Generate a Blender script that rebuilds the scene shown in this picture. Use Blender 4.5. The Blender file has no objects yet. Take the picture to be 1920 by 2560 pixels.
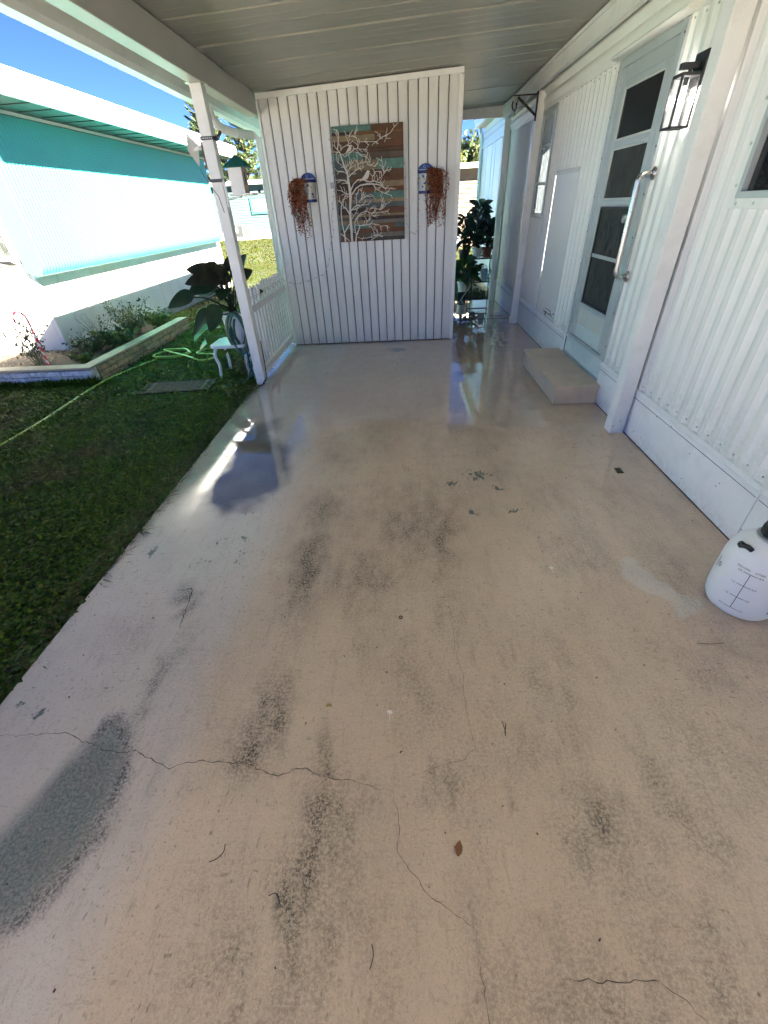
import bpy, bmesh, math, random
import numpy as np
from mathutils import Vector, Matrix, noise as mnoise

random.seed(7)
RNG = np.random.default_rng(11)
scene = bpy.context.scene
col = scene.collection

# ------------------------------------------------------------------ camera
cam_data = bpy.data.cameras.new('camera')
cam_data.sensor_fit = 'HORIZONTAL'
cam_data.sensor_width = 24.0
cam_data.lens = 13.107
cam_data.clip_start = 0.02
cam_data.clip_end = 2000.0
cam = bpy.data.objects.new('camera', cam_data)
col.objects.link(cam)
RC = Matrix(((0.99834, -0.01809, -0.05469), (0.03345, -0.59033, 0.80647), (-0.04687, -0.80696, -0.58874)))
m = Matrix.Identity(4)
for r in range(3):
    m[r][0] = RC[r][0]; m[r][1] = -RC[r][1]; m[r][2] = -RC[r][2]
m[0][3], m[1][3], m[2][3] = 0.0, 0.0, 1.6
cam.matrix_world = m
scene.camera = cam

# ------------------------------------------------------------------ sky, sun, exposure
SUN_TO = Vector((1.0, -0.9, 0.763)).normalized()
world = bpy.data.worlds.new('World')
scene.world = world
world.use_nodes = True
wn = world.node_tree
sky = wn.nodes.new('ShaderNodeTexSky')
sky.sky_type = 'NISHITA'
sky.sun_disc = False
sky.sun_elevation = math.asin(SUN_TO.z)
sky.sun_rotation = math.atan2(SUN_TO.x, SUN_TO.y)
sky.air_density = 0.11
sky.dust_density = 0.0
sky.ozone_density = 7.0
bg = wn.nodes['Background']
bg.inputs[1].default_value = 0.05
wn.links.new(sky.outputs[0], bg.inputs[0])
sun_data = bpy.data.lights.new('sun', 'SUN')
sun_data.energy = 5.0
sun_data.angle = math.radians(0.53)
sun_data.color = (1.0, 0.92, 0.80)
sun = bpy.data.objects.new('sun', sun_data)
col.objects.link(sun)
sun.rotation_euler = (-SUN_TO).to_track_quat('-Z', 'Y').to_euler()
sun.location = (20, -18, 16)

scene.view_settings.view_transform = 'Standard'
scene.view_settings.look = 'None'
scene.view_settings.gamma = 1.0
scene.view_settings.exposure = 4.1
scene.view_settings.use_curve_mapping = False
scene.cycles.max_bounces = 10
scene.cycles.diffuse_bounces = 5
scene.cycles.use_adaptive_sampling = True
scene.cycles.adaptive_threshold = 0.03
scene.cycles.glossy_bounces = 4
scene.cycles.transparent_max_bounces = 12
scene.cycles.sample_clamp_indirect = 6.0
scene.cycles.use_denoising = True

# ------------------------------------------------------------------ materials
MATS = {}

def nodes_of(name):
    mt = bpy.data.materials.new(name)
    mt.use_nodes = True
    nt = mt.node_tree
    return mt, nt, nt.nodes['Principled BSDF']

def N(nt, typ, **kw):
    n = nt.nodes.new(typ)
    for k, v in kw.items():
        setattr(n, k, v)
    return n

def ramp(nt, fac, p0, p1, c0=(0, 0, 0, 1), c1=(1, 1, 1, 1)):
    r = N(nt, 'ShaderNodeValToRGB')
    r.color_ramp.elements[0].position = p0
    r.color_ramp.elements[1].position = p1
    r.color_ramp.elements[0].color = c0
    r.color_ramp.elements[1].color = c1
    nt.links.new(fac, r.inputs[0])
    return r.outputs[0]

def mixc(nt, fac, a, b, mode='MIX'):
    x = N(nt, 'ShaderNodeMix', data_type='RGBA', blend_type=mode)
    x.clamp_factor = True
    for s, v in ((0, fac), (6, a), (7, b)):
        if hasattr(v, 'is_output') or hasattr(v, 'links'):
            nt.links.new(v, x.inputs[s])
        elif s == 0:
            x.inputs[s].default_value = v
        else:
            x.inputs[s].default_value = (*v[:3], 1)
    return x.outputs[2]

def math_n(nt, op, a, b=None):
    x = N(nt, 'ShaderNodeMath', operation=op)
    for i, v in enumerate((a, b)):
        if v is None:
            continue
        if hasattr(v, 'links'):
            nt.links.new(v, x.inputs[i])
        else:
            x.inputs[i].default_value = v
    return x.outputs[0]

def noise_n(nt, vec, scale, detail=4, rough=0.55, stretch=None):
    if stretch:
        mp = N(nt, 'ShaderNodeMapping')
        mp.inputs['Scale'].default_value = stretch
        nt.links.new(vec, mp.inputs[0])
        vec = mp.outputs[0]
    n = N(nt, 'ShaderNodeTexNoise')
    n.inputs['Scale'].default_value = scale
    n.inputs['Detail'].default_value = detail
    n.inputs['Roughness'].default_value = rough
    nt.links.new(vec, n.inputs['Vector'])
    return n.outputs['Fac']

def mat(name, c, rough=0.5, metal=0.0, var=0.12, scale=6.0, dirt=None, dirt_amt=0.0, dirt_scale=3.0,
        bump=0.0, bump_scale=60.0, stretch=None, spec=0.5, rnd=0.0, trans=0.0, splash=None):
    if name in MATS:
        return MATS[name]
    mt, nt, b = nodes_of(name)
    tc = N(nt, 'ShaderNodeTexCoord')
    v = tc.outputs['Object']
    n1 = noise_n(nt, v, scale, 5, 0.6, stretch)
    dark = tuple(x * (1 - var) for x in c)
    lite = tuple(min(1, x * (1 + var * 0.6)) for x in c)
    out = mixc(nt, ramp(nt, n1, 0.3, 0.7), dark, lite)
    if dirt is not None:
        n2 = noise_n(nt, v, dirt_scale, 8, 0.7, stretch)
        f = math_n(nt, 'MULTIPLY', ramp(nt, n2, 0.48, 0.75), dirt_amt)
        out = mixc(nt, f, out, dirt)
    if splash is not None:      # mud splashed up from the ground
        sz = N(nt, 'ShaderNodeSeparateXYZ'); nt.links.new(v, sz.inputs[0])
        hz_ = N(nt, 'ShaderNodeMapRange'); hz_.inputs[1].default_value = splash[0]; hz_.inputs[2].default_value = splash[1]; hz_.inputs[3].default_value = 1.0; hz_.inputs[4].default_value = 0.0
        nt.links.new(sz.outputs[2], hz_.inputs[0])
        sp_ = math_n(nt, 'MULTIPLY', math_n(nt, 'MULTIPLY', hz_.outputs[0], ramp(nt, noise_n(nt, v, 30, 8, 0.75), 0.40, 0.66)), splash[2])
        out = mixc(nt, sp_, out, (0.26, 0.23, 0.18))
    if rnd > 0:
        oi = N(nt, 'ShaderNodeObjectInfo')
        hs = N(nt, 'ShaderNodeHueSaturation')
        nt.links.new(out, hs.inputs['Color'])
        mr = N(nt, 'ShaderNodeMapRange')
        mr.inputs[3].default_value = 1 - rnd
        mr.inputs[4].default_value = 1 + rnd
        nt.links.new(oi.outputs['Random'], mr.inputs[0])
        nt.links.new(mr.outputs[0], hs.inputs['Value'])
        out = hs.outputs[0]
    nt.links.new(out, b.inputs['Base Color'])
    rr = N(nt, 'ShaderNodeMapRange')
    rr.inputs[3].default_value = max(0.02, rough - 0.08)
    rr.inputs[4].default_value = min(1, rough + 0.1)
    nt.links.new(n1, rr.inputs[0])
    nt.links.new(rr.outputs[0], b.inputs['Roughness'])
    b.inputs['Metallic'].default_value = metal
    b.inputs['Specular IOR Level'].default_value = spec
    if bump > 0:
        bm_ = N(nt, 'ShaderNodeBump')
        bm_.inputs['Strength'].default_value = bump
        bm_.inputs['Distance'].default_value = 0.01
        nt.links.new(noise_n(nt, v, bump_scale, 4, 0.6, stretch), bm_.inputs['Height'])
        nt.links.new(bm_.outputs[0], b.inputs['Normal'])
    if trans > 0:
        tr = N(nt, 'ShaderNodeBsdfTranslucent')
        nt.links.new(out, tr.inputs[0])
        ms = N(nt, 'ShaderNodeMixShader')
        ms.inputs[0].default_value = trans
        nt.links.new(b.outputs[0], ms.inputs[1])
        nt.links.new(tr.outputs[0], ms.inputs[2])
        nt.links.new(ms.outputs[0], nt.nodes['Material Output'].inputs[0])
    MATS[name] = mt
    return mt

def vcol_mat(name, rough=0.7, bump=0.0, bump_scale=80, trans=0.0, spec=0.4, var=0.25, scale=30):
    """colour read from a colour attribute of the thing's own paint or leaf tint"""
    if name in MATS:
        return MATS[name]
    mt, nt, b = nodes_of(name)
    a = N(nt, 'ShaderNodeVertexColor', layer_name='tint')
    tc = N(nt, 'ShaderNodeTexCoord')
    n1 = noise_n(nt, tc.outputs['Object'], scale, 4)
    out = mixc(nt, 1.0, a.outputs[0], ramp(nt, n1, 0.25, 0.75, (1 - var, 1 - var, 1 - var, 1), (1, 1, 1, 1)), 'MULTIPLY')
    nt.links.new(out, b.inputs['Base Color'])
    b.inputs['Roughness'].default_value = rough
    b.inputs['Specular IOR Level'].default_value = spec
    if bump > 0:
        bm_ = N(nt, 'ShaderNodeBump')
        bm_.inputs['Strength'].default_value = bump
        bm_.inputs['Distance'].default_value = 0.01
        nt.links.new(noise_n(nt, tc.outputs['Object'], bump_scale, 4), bm_.inputs['Height'])
        nt.links.new(bm_.outputs[0], b.inputs['Normal'])
    if trans > 0:
        tr = N(nt, 'ShaderNodeBsdfTranslucent')
        nt.links.new(out, tr.inputs[0])
        ms = N(nt, 'ShaderNodeMixShader')
        ms.inputs[0].default_value = trans
        nt.links.new(b.outputs[0], ms.inputs[1])
        nt.links.new(tr.outputs[0], ms.inputs[2])
        nt.links.new(ms.outputs[0], nt.nodes['Material Output'].inputs[0])
    MATS[name] = mt
    return mt

def glass_mat(name, tint, opacity, rough=0.03, wav=0.0):
    if name in MATS:
        return MATS[name]
    mt, nt, b = nodes_of(name)
    nt.nodes.remove(b)
    tr = N(nt, 'ShaderNodeBsdfTransparent')
    tr.inputs[0].default_value = (*[min(1, 0.6 + 0.4 * t) for t in tint], 1)
    df = N(nt, 'ShaderNodeBsdfDiffuse')
    tc = N(nt, 'ShaderNodeTexCoord')
    nz = noise_n(nt, tc.outputs['Object'], 16, 8, 0.75, (1, 1, 0.35))
    nt.links.new(mixc(nt, ramp(nt, nz, 0.35, 0.68), tuple(t * 0.45 for t in tint), tuple(min(1, t * 2.2) for t in tint)), df.inputs[0])
    m1 = N(nt, 'ShaderNodeMixShader')
    m1.inputs[0].default_value = opacity
    nt.links.new(tr.outputs[0], m1.inputs[1])
    nt.links.new(df.outputs[0], m1.inputs[2])
    gl = N(nt, 'ShaderNodeBsdfGlossy')
    gl.inputs['Roughness'].default_value = rough
    fr = N(nt, 'ShaderNodeFresnel')
    fr.inputs[0].default_value = 1.5
    if wav:
        bp = N(nt, 'ShaderNodeBump')
        bp.inputs['Strength'].default_value = wav
        bp.inputs['Distance'].default_value = 0.01
        nt.links.new(noise_n(nt, tc.outputs['Object'], 7, 2), bp.inputs['Height'])
        nt.links.new(bp.outputs[0], gl.inputs['Normal'])
    m2 = N(nt, 'ShaderNodeMixShader')
    ge = N(nt, 'ShaderNodeNewGeometry')
    nt.links.new(math_n(nt, 'MULTIPLY', fr.outputs[0], math_n(nt, 'SUBTRACT', 1.0, ge.outputs['Backfacing'])), m2.inputs[0])
    nt.links.new(m1.outputs[0], m2.inputs[1])
    nt.links.new(gl.outputs[0], m2.inputs[2])
    nt.links.new(m2.outputs[0], nt.nodes['Material Output'].inputs[0])
    MATS[name] = mt
    return mt

def emit_mat(name, c, s):
    mt, nt, b = nodes_of(name)
    b.inputs['Emission Color'].default_value = (*c, 1)
    b.inputs['Emission Strength'].default_value = s
    b.inputs['Base Color'].default_value = (*c, 1)
    return mt

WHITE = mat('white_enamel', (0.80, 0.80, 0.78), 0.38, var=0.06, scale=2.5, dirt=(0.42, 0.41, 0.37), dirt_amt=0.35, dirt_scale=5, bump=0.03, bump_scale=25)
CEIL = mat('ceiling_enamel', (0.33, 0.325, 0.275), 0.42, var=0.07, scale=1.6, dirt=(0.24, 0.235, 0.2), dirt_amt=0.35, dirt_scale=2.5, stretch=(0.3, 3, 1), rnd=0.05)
SIDING = mat('siding_enamel', (0.80, 0.80, 0.76), 0.44, var=0.06, scale=1.5, dirt=(0.52, 0.52, 0.46), dirt_amt=0.3, dirt_scale=3, stretch=(1, 1.5, 0.35), bump=0.10, bump_scale=6, splash=(.34, .70, .32))
SKIRT = mat('skirting_paint', (0.80, 0.80, 0.785), 0.45, var=0.05, scale=2, dirt=(0.5, 0.49, 0.45), dirt_amt=0.25, dirt_scale=7, bump=.06, bump_scale=5, splash=(0.0, .13, .42))
PANELW = mat('shed_panel_paint', (0.70, 0.695, 0.68), 0.42, var=0.05, scale=2, dirt=(0.45, 0.45, 0.42), dirt_amt=0.25, dirt_scale=5, stretch=(2, 2, 0.4), rnd=0.035, bump=.06, bump_scale=4, splash=(0.0, .2, .4))
ALU = mat('door_aluminium', (0.44, 0.48, 0.48), 0.38, 0.15, var=0.08, scale=8)
ALUP = mat('aged_grey_panel', (0.55, 0.56, 0.52), 0.5, var=0.1, scale=5)
STEEL = mat('brushed_stainless', (0.55, 0.53, 0.5), 0.28, 1.0, var=0.1, scale=20)
BLACK = mat('black_metal', (0.012, 0.012, 0.013), 0.4, 0.0, var=0.2)
DARKRUST = mat('rusty_black_iron', (0.03, 0.024, 0.022), 0.65, 0.3, var=0.4, scale=30)
GAP = mat('dark_gap', (0.03, 0.03, 0.028), 0.9)
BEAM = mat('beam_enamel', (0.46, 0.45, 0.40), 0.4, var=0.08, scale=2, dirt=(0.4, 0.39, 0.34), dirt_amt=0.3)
BACK = mat('grey_backing', (0.11, 0.11, 0.10), 0.9)
DARKIN = mat('dark_interior', (0.05, 0.05, 0.048), 0.9)
SCREEN = glass_mat('screened_glass', (0.045, 0.05, 0.046), 0.8, 0.06, 0.35)
PANE = glass_mat('window_glass', (0.02, 0.022, 0.022), 0.5, 0.03, 0.12)
CLEAR = glass_mat('clear_glass', (1.0, 1.0, 1.0), 0.0, 0.02)
JALGLASS = glass_mat('louvre_glass', (0.35, 0.42, 0.45), 0.6, 0.08, 0.05)

# ------------------------------------------------------------------ mesh helpers
WLOC = {}

def link(o, parent=None):
    col.objects.link(o)
    if parent is not None:
        o.parent = parent
    return o

def tag(o, label=None, cat=None, group=None, kind=None):
    if label: o['label'] = label
    if cat: o['category'] = cat
    if group: o['group'] = group
    if kind: o['kind'] = kind
    return o

def thing(name, label, cat, loc=(0, 0, 0), group=None):
    o = bpy.data.objects.new(name, None)
    o.empty_display_size = 0.1
    col.objects.link(o)
    o.location = loc
    WLOC[o.name] = Vector(loc)
    return tag(o, label, cat, group)

class MB:
    def __init__(s):
        s.v = []; s.f = []; s.c = []
    def add(s, vs, fs, c=None):
        k = len(s.v)
        s.v.extend([tuple(p) for p in vs])
        s.f.extend([tuple(i + k for i in f) for f in fs])
        if c is not None:
            s.c.extend([c] * len(vs))
        return s
    def box(s, x0, x1, y0, y1, z0, z1, c=None):
        return s.add([(x0, y0, z0), (x1, y0, z0), (x1, y1, z0), (x0, y1, z0), (x0, y0, z1), (x1, y0, z1), (x1, y1, z1), (x0, y1, z1)],
                     [(0, 3, 2, 1), (4, 5, 6, 7), (0, 1, 5, 4), (1, 2, 6, 5), (2, 3, 7, 6), (3, 0, 4, 7)], c)
    def prism(s, pts, off, c=None):
        n = len(pts); off = Vector(off)
        vs = [Vector(p) for p in pts] + [Vector(p) + off for p in pts]
        fs = [tuple(range(n))[::-1], tuple(range(n, 2 * n))] + [(i, (i + 1) % n, n + (i + 1) % n, n + i) for i in range(n)]
        return s.add(vs, fs, c)
    def bar(s, a, b, w, h, up=(0, 0, 1), c=None):
        a, b = Vector(a), Vector(b); d = (b - a).normalized(); u = Vector(up)
        if abs(d.dot(u)) > 0.98: u = Vector((0, 1, 0))
        sd = d.cross(u).normalized(); u = sd.cross(d)
        pts = [a + sd * (i * w / 2) + u * (j * h / 2) for i, j in ((-1, -1), (1, -1), (1, 1), (-1, 1))]
        return s.prism(pts, b - a, c)
    def tube(s, pts, r, n=8, closed=False, flat=None, c=None, cap=True):
        pts = [Vector(p) for p in pts]; L = len(pts)
        rs = r if isinstance(r, (list, tuple)) else [r] * L
        rings = []; prev = None
        for i, p in enumerate(pts):
            a = pts[(i - 1) % L] if (closed or i > 0) else p
            b = pts[(i + 1) % L] if (closed or i < L - 1) else p
            d = (b - a)
            d = d.normalized() if d.length > 1e-9 else Vector((0, 0, 1))
            if prev is None:
                u = Vector((0, 0, 1)) if abs(d.z) < 0.9 else Vector((1, 0, 0))
            else:
                u = prev
            u = (u - d * u.dot(d))
            u = u.normalized() if u.length > 1e-6 else d.orthogonal().normalized()
            prev = u
            w = d.cross(u)
            ring = []
            for k in range(n):
                t = 2 * math.pi * k / n
                o = (u * math.cos(t) + w * math.sin(t)) * rs[i]
                if flat: o = Vector((o.x * flat[0], o.y * flat[1], o.z * flat[2]))
                ring.append(p + o)
            rings.append(ring)
        vs = [q for rg in rings for q in rg]; fs = []
        for i in range(L if closed else L - 1):
            j = (i + 1) % L
            for k in range(n):
                fs.append((i * n + k, i * n + (k + 1) % n, j * n + (k + 1) % n, j * n + k))
        if cap and not closed:
            fs.append(tuple(range(n))[::-1]); fs.append(tuple(range((L - 1) * n, L * n)))
        return s.add(vs, fs, c)
    def lathe(s, prof, ctr, n=24, a0=0.0, a1=2 * math.pi, c=None):
        full = abs(a1 - a0 - 2 * math.pi) < 1e-6
        m_ = n if full else n + 1
        vs = []
        for r, z in prof:
            for k in range(m_):
                t = a0 + (a1 - a0) * k / n
                vs.append((ctr[0] + r * math.cos(t), ctr[1] + r * math.sin(t), ctr[2] + z))
        fs = []
        for i in range(len(prof) - 1):
            for k in range(n):
                k2 = (k + 1) % m_
                fs.append((i * m_ + k, i * m_ + k2, (i + 1) * m_ + k2, (i + 1) * m_ + k))
        return s.add(vs, fs, c)
    def leaf(s, base, d, up, L, W, curl=0.2, fold=0.25, n=6, c=None, tipw=0.9):
        base, d, up = Vector(base), Vector(d).normalized(), Vector(up)
        sd = d.cross(up); sd = sd.normalized() if sd.length > 1e-5 else d.orthogonal().normalized()
        nn = sd.cross(d).normalized()
        vs = []
        for i in range(n + 1):
            t = i / n
            w = W * 0.5 * (math.sin(math.pi * min(1, t ** tipw * 0.97 + 0.03)) ** 0.75)
            p = base + d * (L * t) - Vector((0, 0, 1)) * (curl * L * t * t)
            vs += [p - sd * w + nn * (fold * w), p, p + sd * w + nn * (fold * w)]
        fs = []
        for i in range(n):
            a = i * 3
            fs += [(a, a + 1, a + 4, a + 3), (a + 1, a + 2, a + 5, a + 4)]
        return s.add(vs, fs, c)
    def build(s, name, material, parent=None, smooth=False, bevel=0.0, seg=1, label=None):
        off = WLOC[parent.name] if parent is not None else Vector((0, 0, 0))
        me = bpy.data.meshes.new(name)
        me.from_pydata([(p[0] - off.x, p[1] - off.y, p[2] - off.z) for p in s.v], [], s.f)
        if s.c and len(s.c) == len(s.v):
            at = me.color_attributes.new('tint', 'FLOAT_COLOR', 'POINT')
            arr = np.ones((len(s.v), 4), dtype=np.float32)
            arr[:, :3] = np.array(s.c, dtype=np.float32)[:, :3]
            at.data.foreach_set('color', arr.ravel())
        if bevel > 0:
            b = bmesh.new(); b.from_mesh(me)
            bmesh.ops.bevel(b, geom=b.edges[:], offset=bevel, segments=seg, affect='EDGES', profile=0.6)
            b.to_mesh(me); b.free()
        me.materials.append(material)
        if smooth:
            me.polygons.foreach_set('use_smooth', [True] * len(me.polygons))
            if smooth == 'auto':
                try: me.set_sharp_from_angle(angle=math.radians(38))
                except Exception: pass
        o = bpy.data.objects.new(name, me)
        link(o, parent)
        WLOC[o.name] = off
        if label: o['label'] = label
        return o

def top(name, mb, material, label, cat, group=None, **kw):
    return tag(mb.build(name, material, None, **kw), label, cat, group)

def arr_mesh(name, verts, faces, material, parent=None, tint=None, smooth=False):
    off = np.array(WLOC[parent.name]) if parent is not None else np.zeros(3)
    verts = np.asarray(verts, dtype=np.float32) - off.astype(np.float32)
    faces = np.asarray(faces, dtype=np.int32)
    me = bpy.data.meshes.new(name)
    me.vertices.add(len(verts)); me.vertices.foreach_set('co', verts.ravel())
    k = faces.shape[1]
    me.loops.add(faces.size); me.loops.foreach_set('vertex_index', faces.ravel())
    me.polygons.add(len(faces)); me.polygons.foreach_set('loop_start', np.arange(0, faces.size, k, dtype=np.int32))
    me.polygons.foreach_set('loop_total', np.full(len(faces), k, dtype=np.int32))
    if smooth: me.polygons.foreach_set('use_smooth', np.ones(len(faces), dtype=bool))
    me.update(calc_edges=True)
    if tint is not None:
        at = me.color_attributes.new('tint', 'FLOAT_COLOR', 'POINT')
        a = np.ones((len(verts), 4), dtype=np.float32); a[:, :3] = tint
        at.data.foreach_set('color', a.ravel())
    me.materials.append(material)
    o = bpy.data.objects.new(name, me)
    link(o, parent); WLOC[o.name] = Vector(off)
    return o

def copy_tree(o, parent=None):
    c_ = o.copy(); col.objects.link(c_); c_.parent = parent
    for ch in list(o.children):
        copy_tree(ch, c_)
    return c_

def leaf_cloud(n, centre, radii, size, tints, rng, tilt=0.9, shell=0.35):
    """n small four-cornered leaves spread through an ellipsoid; returns verts, faces, tint"""
    d = rng.normal(size=(n, 3)); d /= np.linalg.norm(d, axis=1)[:, None]
    r = shell + (1 - shell) * rng.random(n) ** 0.5
    lump = 1 + 0.22 * np.sin(d[:, 0] * 5 + centre[0]) * np.cos(d[:, 1] * 4 + d[:, 2] * 6)
    p = np.array(centre) + d * (r * lump)[:, None] * np.array(radii)
    return leaves_at(p, size, tints, rng, tilt)

def leaves_at(p, size, tints, rng, tilt=0.9, aspect=0.45, dirs=None):
    n = len(p)
    a = rng.normal(size=(n, 3)) if dirs is None else dirs + rng.normal(size=(n, 3)) * tilt
    a /= np.linalg.norm(a, axis=1)[:, None]
    b = np.cross(a, rng.normal(size=(n, 3))); b /= np.linalg.norm(b, axis=1)[:, None]
    s = size * (0.6 + 0.8 * rng.random(n))[:, None]
    v = np.stack([p - a * s * 0.5, p + b * s * aspect * 0.5, p + a * s * 0.5, p - b * s * aspect * 0.5], 1).reshape(-1, 3)
    f = np.arange(4 * n).reshape(n, 4)
    t = np.array(tints)[rng.integers(0, len(tints), n)] * (0.7 + 0.6 * rng.random(n))[:, None]
    return v, f, np.repeat(t, 4, axis=0)

def poly_mask(px, py, poly):
    ins = np.zeros(px.shape, dtype=bool); n = len(poly)
    for i in range(n):
        x0, y0 = poly[i]; x1, y1 = poly[(i + 1) % n]
        c_ = ((y0 > py) != (y1 > py)) & (px < (x1 - x0) * (py - y0) / (y1 - y0 + 1e-12) + x0)
        ins ^= c_
    return ins

def soft_poly(px, py, poly, soft):
    """signed distance to a polygon turned into 0..1 with a soft edge"""
    d = np.full(px.shape, 1e9); n = len(poly)
    for i in range(n):
        a = np.array(poly[i]); b = np.array(poly[(i + 1) % n]); ab = b - a
        t = np.clip(((px - a[0]) * ab[0] + (py - a[1]) * ab[1]) / (ab @ ab + 1e-12), 0, 1)
        d = np.minimum(d, np.hypot(px - a[0] - t * ab[0], py - a[1] - t * ab[1]))
    d = np.where(poly_mask(px, py, poly), d, -d)
    return np.clip(d / soft + 0.5, 0, 1)

def vnoise(px, py, sc, seed):
    r = np.random.default_rng(seed); g = r.random((64, 64))
    x = px * sc; y = py * sc
    xi = np.floor(x).astype(int); yi = np.floor(y).astype(int)
    fx = x - xi; fy = y - yi; fx = fx * fx * (3 - 2 * fx); fy = fy * fy * (3 - 2 * fy)
    def G(a, b): return g[a % 64, b % 64]
    return (G(xi, yi) * (1 - fx) + G(xi + 1, yi) * fx) * (1 - fy) + (G(xi, yi + 1) * (1 - fx) + G(xi + 1, yi + 1) * fx) * fy

LAWN_Z = -0.06

# ------------------------------------------------------------------ ground
def ground_mat():
    mt, nt, b = nodes_of('lawn_soil')
    tc = N(nt, 'ShaderNodeTexCoord'); v = tc.outputs['Object']
    n1 = noise_n(nt, v, 0.35, 6, 0.6); n2 = noise_n(nt, v, 14, 6, 0.7)
    c1 = mixc(nt, ramp(nt, n2, 0.35, 0.68), (0.020, 0.030, 0.007), (0.045, 0.060, 0.009))
    c2 = mixc(nt, math_n(nt, 'MULTIPLY', ramp(nt, n1, 0.5, 0.72), 0.6), c1, (0.065, 0.055, 0.016))
    nt.links.new(c2, b.inputs['Base Color']); b.inputs['Roughness'].default_value = 0.95
    bp = N(nt, 'ShaderNodeBump'); bp.inputs['Strength'].default_value = 0.8; bp.inputs['Distance'].default_value = 0.03
    nt.links.new(n2, bp.inputs['Height']); nt.links.new(bp.outputs[0], b.inputs['Normal'])
    return mt

g = MB(); g.add([(-300, -300, LAWN_Z), (300, -300, LAWN_Z), (300, 300, LAWN_Z), (-300, 300, LAWN_Z)], [(0, 1, 2, 3)])
tag(g.build('lawn', ground_mat()), 'lawn ground around the carport and homes', 'lawn', kind='structure')
CONC = mat('pale_concrete', (0.56, 0.53, 0.48), 0.8, var=0.15, scale=2, dirt=(0.33, 0.31, 0.28), dirt_amt=0.4, bump=0.3, bump_scale=40)
g = MB(); g.box(-1.70, 1.80, -11.0, -4.51, -0.12, -0.004)
tag(g.build('driveway', CONC), kind='structure')
g = MB(); g.box(-60, 60, -18, -11.01, -0.2, -0.045)
tag(g.build('road', CONC), kind='structure')
g = MB(); g.box(-9.6, -5.5, -11.0, 4.6, -0.12, -0.02)  # unseen concrete slab added left of the view to bounce sunlight under the carport
tag(g.build('added_bounce_slab', CONC), kind='structure')

# ---- patio slab with its stains, wet film and chipped paint carried as attributes of the painted surface
xs = np.concatenate([np.linspace(-1.70, 1.83, 330)])
ys = np.concatenate([np.arange(-4.5, 0.0, 0.10), np.arange(0.0, 3.0, 0.0105), np.arange(3.0, 6.4, 0.018), np.arange(6.4, 9.31, 0.03)])
ys[-1] = 9.31
GX, GY = np.meshgrid(xs, ys)
nx, ny = len(xs), len(ys)
px, py = GX.ravel(), GY.ravel()
wob = lambda s, a, k: (vnoise(px + 9, py + 9, s, k) - 0.5) * a
qx = px + wob(5, 0.14, 1) + wob(14, 0.05, 2); qy = py + wob(5, 0.18, 3) + wob(14, 0.06, 4)
green = [(-1.174, 0.80), (-1.098, 0.744), (-1.079, 0.678), (-1.036, 0.531), (-1.067, 0.38), (-1.129, 0.282), (-1.186, 0.236), (-1.30, 0.20), (-1.36, 0.42), (-1.31, 0.54), (-1.264, 0.675)]
puddle = [(-1.489, 3.70), (-1.248, 3.72), (-1.157, 3.38), (-0.985, 3.19), (-0.923, 2.733), (-0.915, 2.476), (-1.01, 2.334), (-1.253, 2.287), (-1.40, 2.404), (-1.44, 2.898), (-1.5, 3.311)]
lightp = [(1.154, 1.735), (1.313, 1.66), (1.347, 1.542), (1.45, 1.44), (1.228, 1.392), (1.198, 1.512), (1.134, 1.628)]
gx2 = px + wob(16, 0.03, 5); gy2 = py + wob(16, 0.04, 6)
a_green = soft_poly(gx2, gy2, green, 0.07)
edge_green = np.clip(1 - np.abs(soft_poly(gx2, gy2, green, 0.16) - 0.4) * 2.6, 0, 1) * (px > -1.23)
a_pud = soft_poly(qx, qy, puddle, 0.11)
dirt = np.zeros_like(px)
WX = wob(9, .08, 11) + wob(22, .04, 13); WY = wob(9, .10, 12)
for (cx, cy, rx, ry, s) in [(-0.558, 1.70, .09, .24, .95), (-0.569, 2.18, .10, .20, .5), (-0.561, .84, .07, .16, .85), (-0.63, .76, .08, .12, .5), (-0.33, .69, .05, .07, .7),
        (-0.341, .39, .06, .16, .85), (-0.231, .56, .07, .12, .55), (-0.29, .48, .10, .20, .55), (.212, 1.83, .05, .22, .55), (.915, 1.83, .14, .25, .35), (.558, .48, .08, .14, .6),
        (.65, .45, .12, .18, .4), (.081, .62, .05, .08, .45), (.175, .6, .06, .1, .5), (.87, .55, .10, .25, .4), (-.25, 1.63, .18, .14, .4), (.103, 2.07, .22, .3, .3), (.55, 1.05, .35, .35, .22),
        (1.0, .75, .3, .3, .3), (.45, .72, .2, .12, .3), (-1.18, 1.50, .06, .05, .8), (-1.13, 1.42, .035, .07, .9), (-1.35, 1.25, .12, .14, .3), (-.9, 1.1, .25, .3, .15), (-1.07, .98, .05, .3, .45),
        (.05, .9, .2, .25, .25), (1.25, 1.05, .3, .25, .28), (.75, .2, .3, .12, .25), (-.55, .15, .2, .1, .2), (.2, 4.0, 1.0, .6, .12), (-.1, 5.95, .12, .06, .6), (1.3, 6.0, .3, .8, .3), (1.2, 7.6, .25, .5, .35)]:
    e = np.exp(-(((px + WX - cx) / rx) ** 2 + ((py + WY - cy) / ry) ** 2) * 0.8)
    dirt = np.maximum(dirt, np.minimum(1, e * s * 1.2))
rs = random.Random(91)
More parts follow.
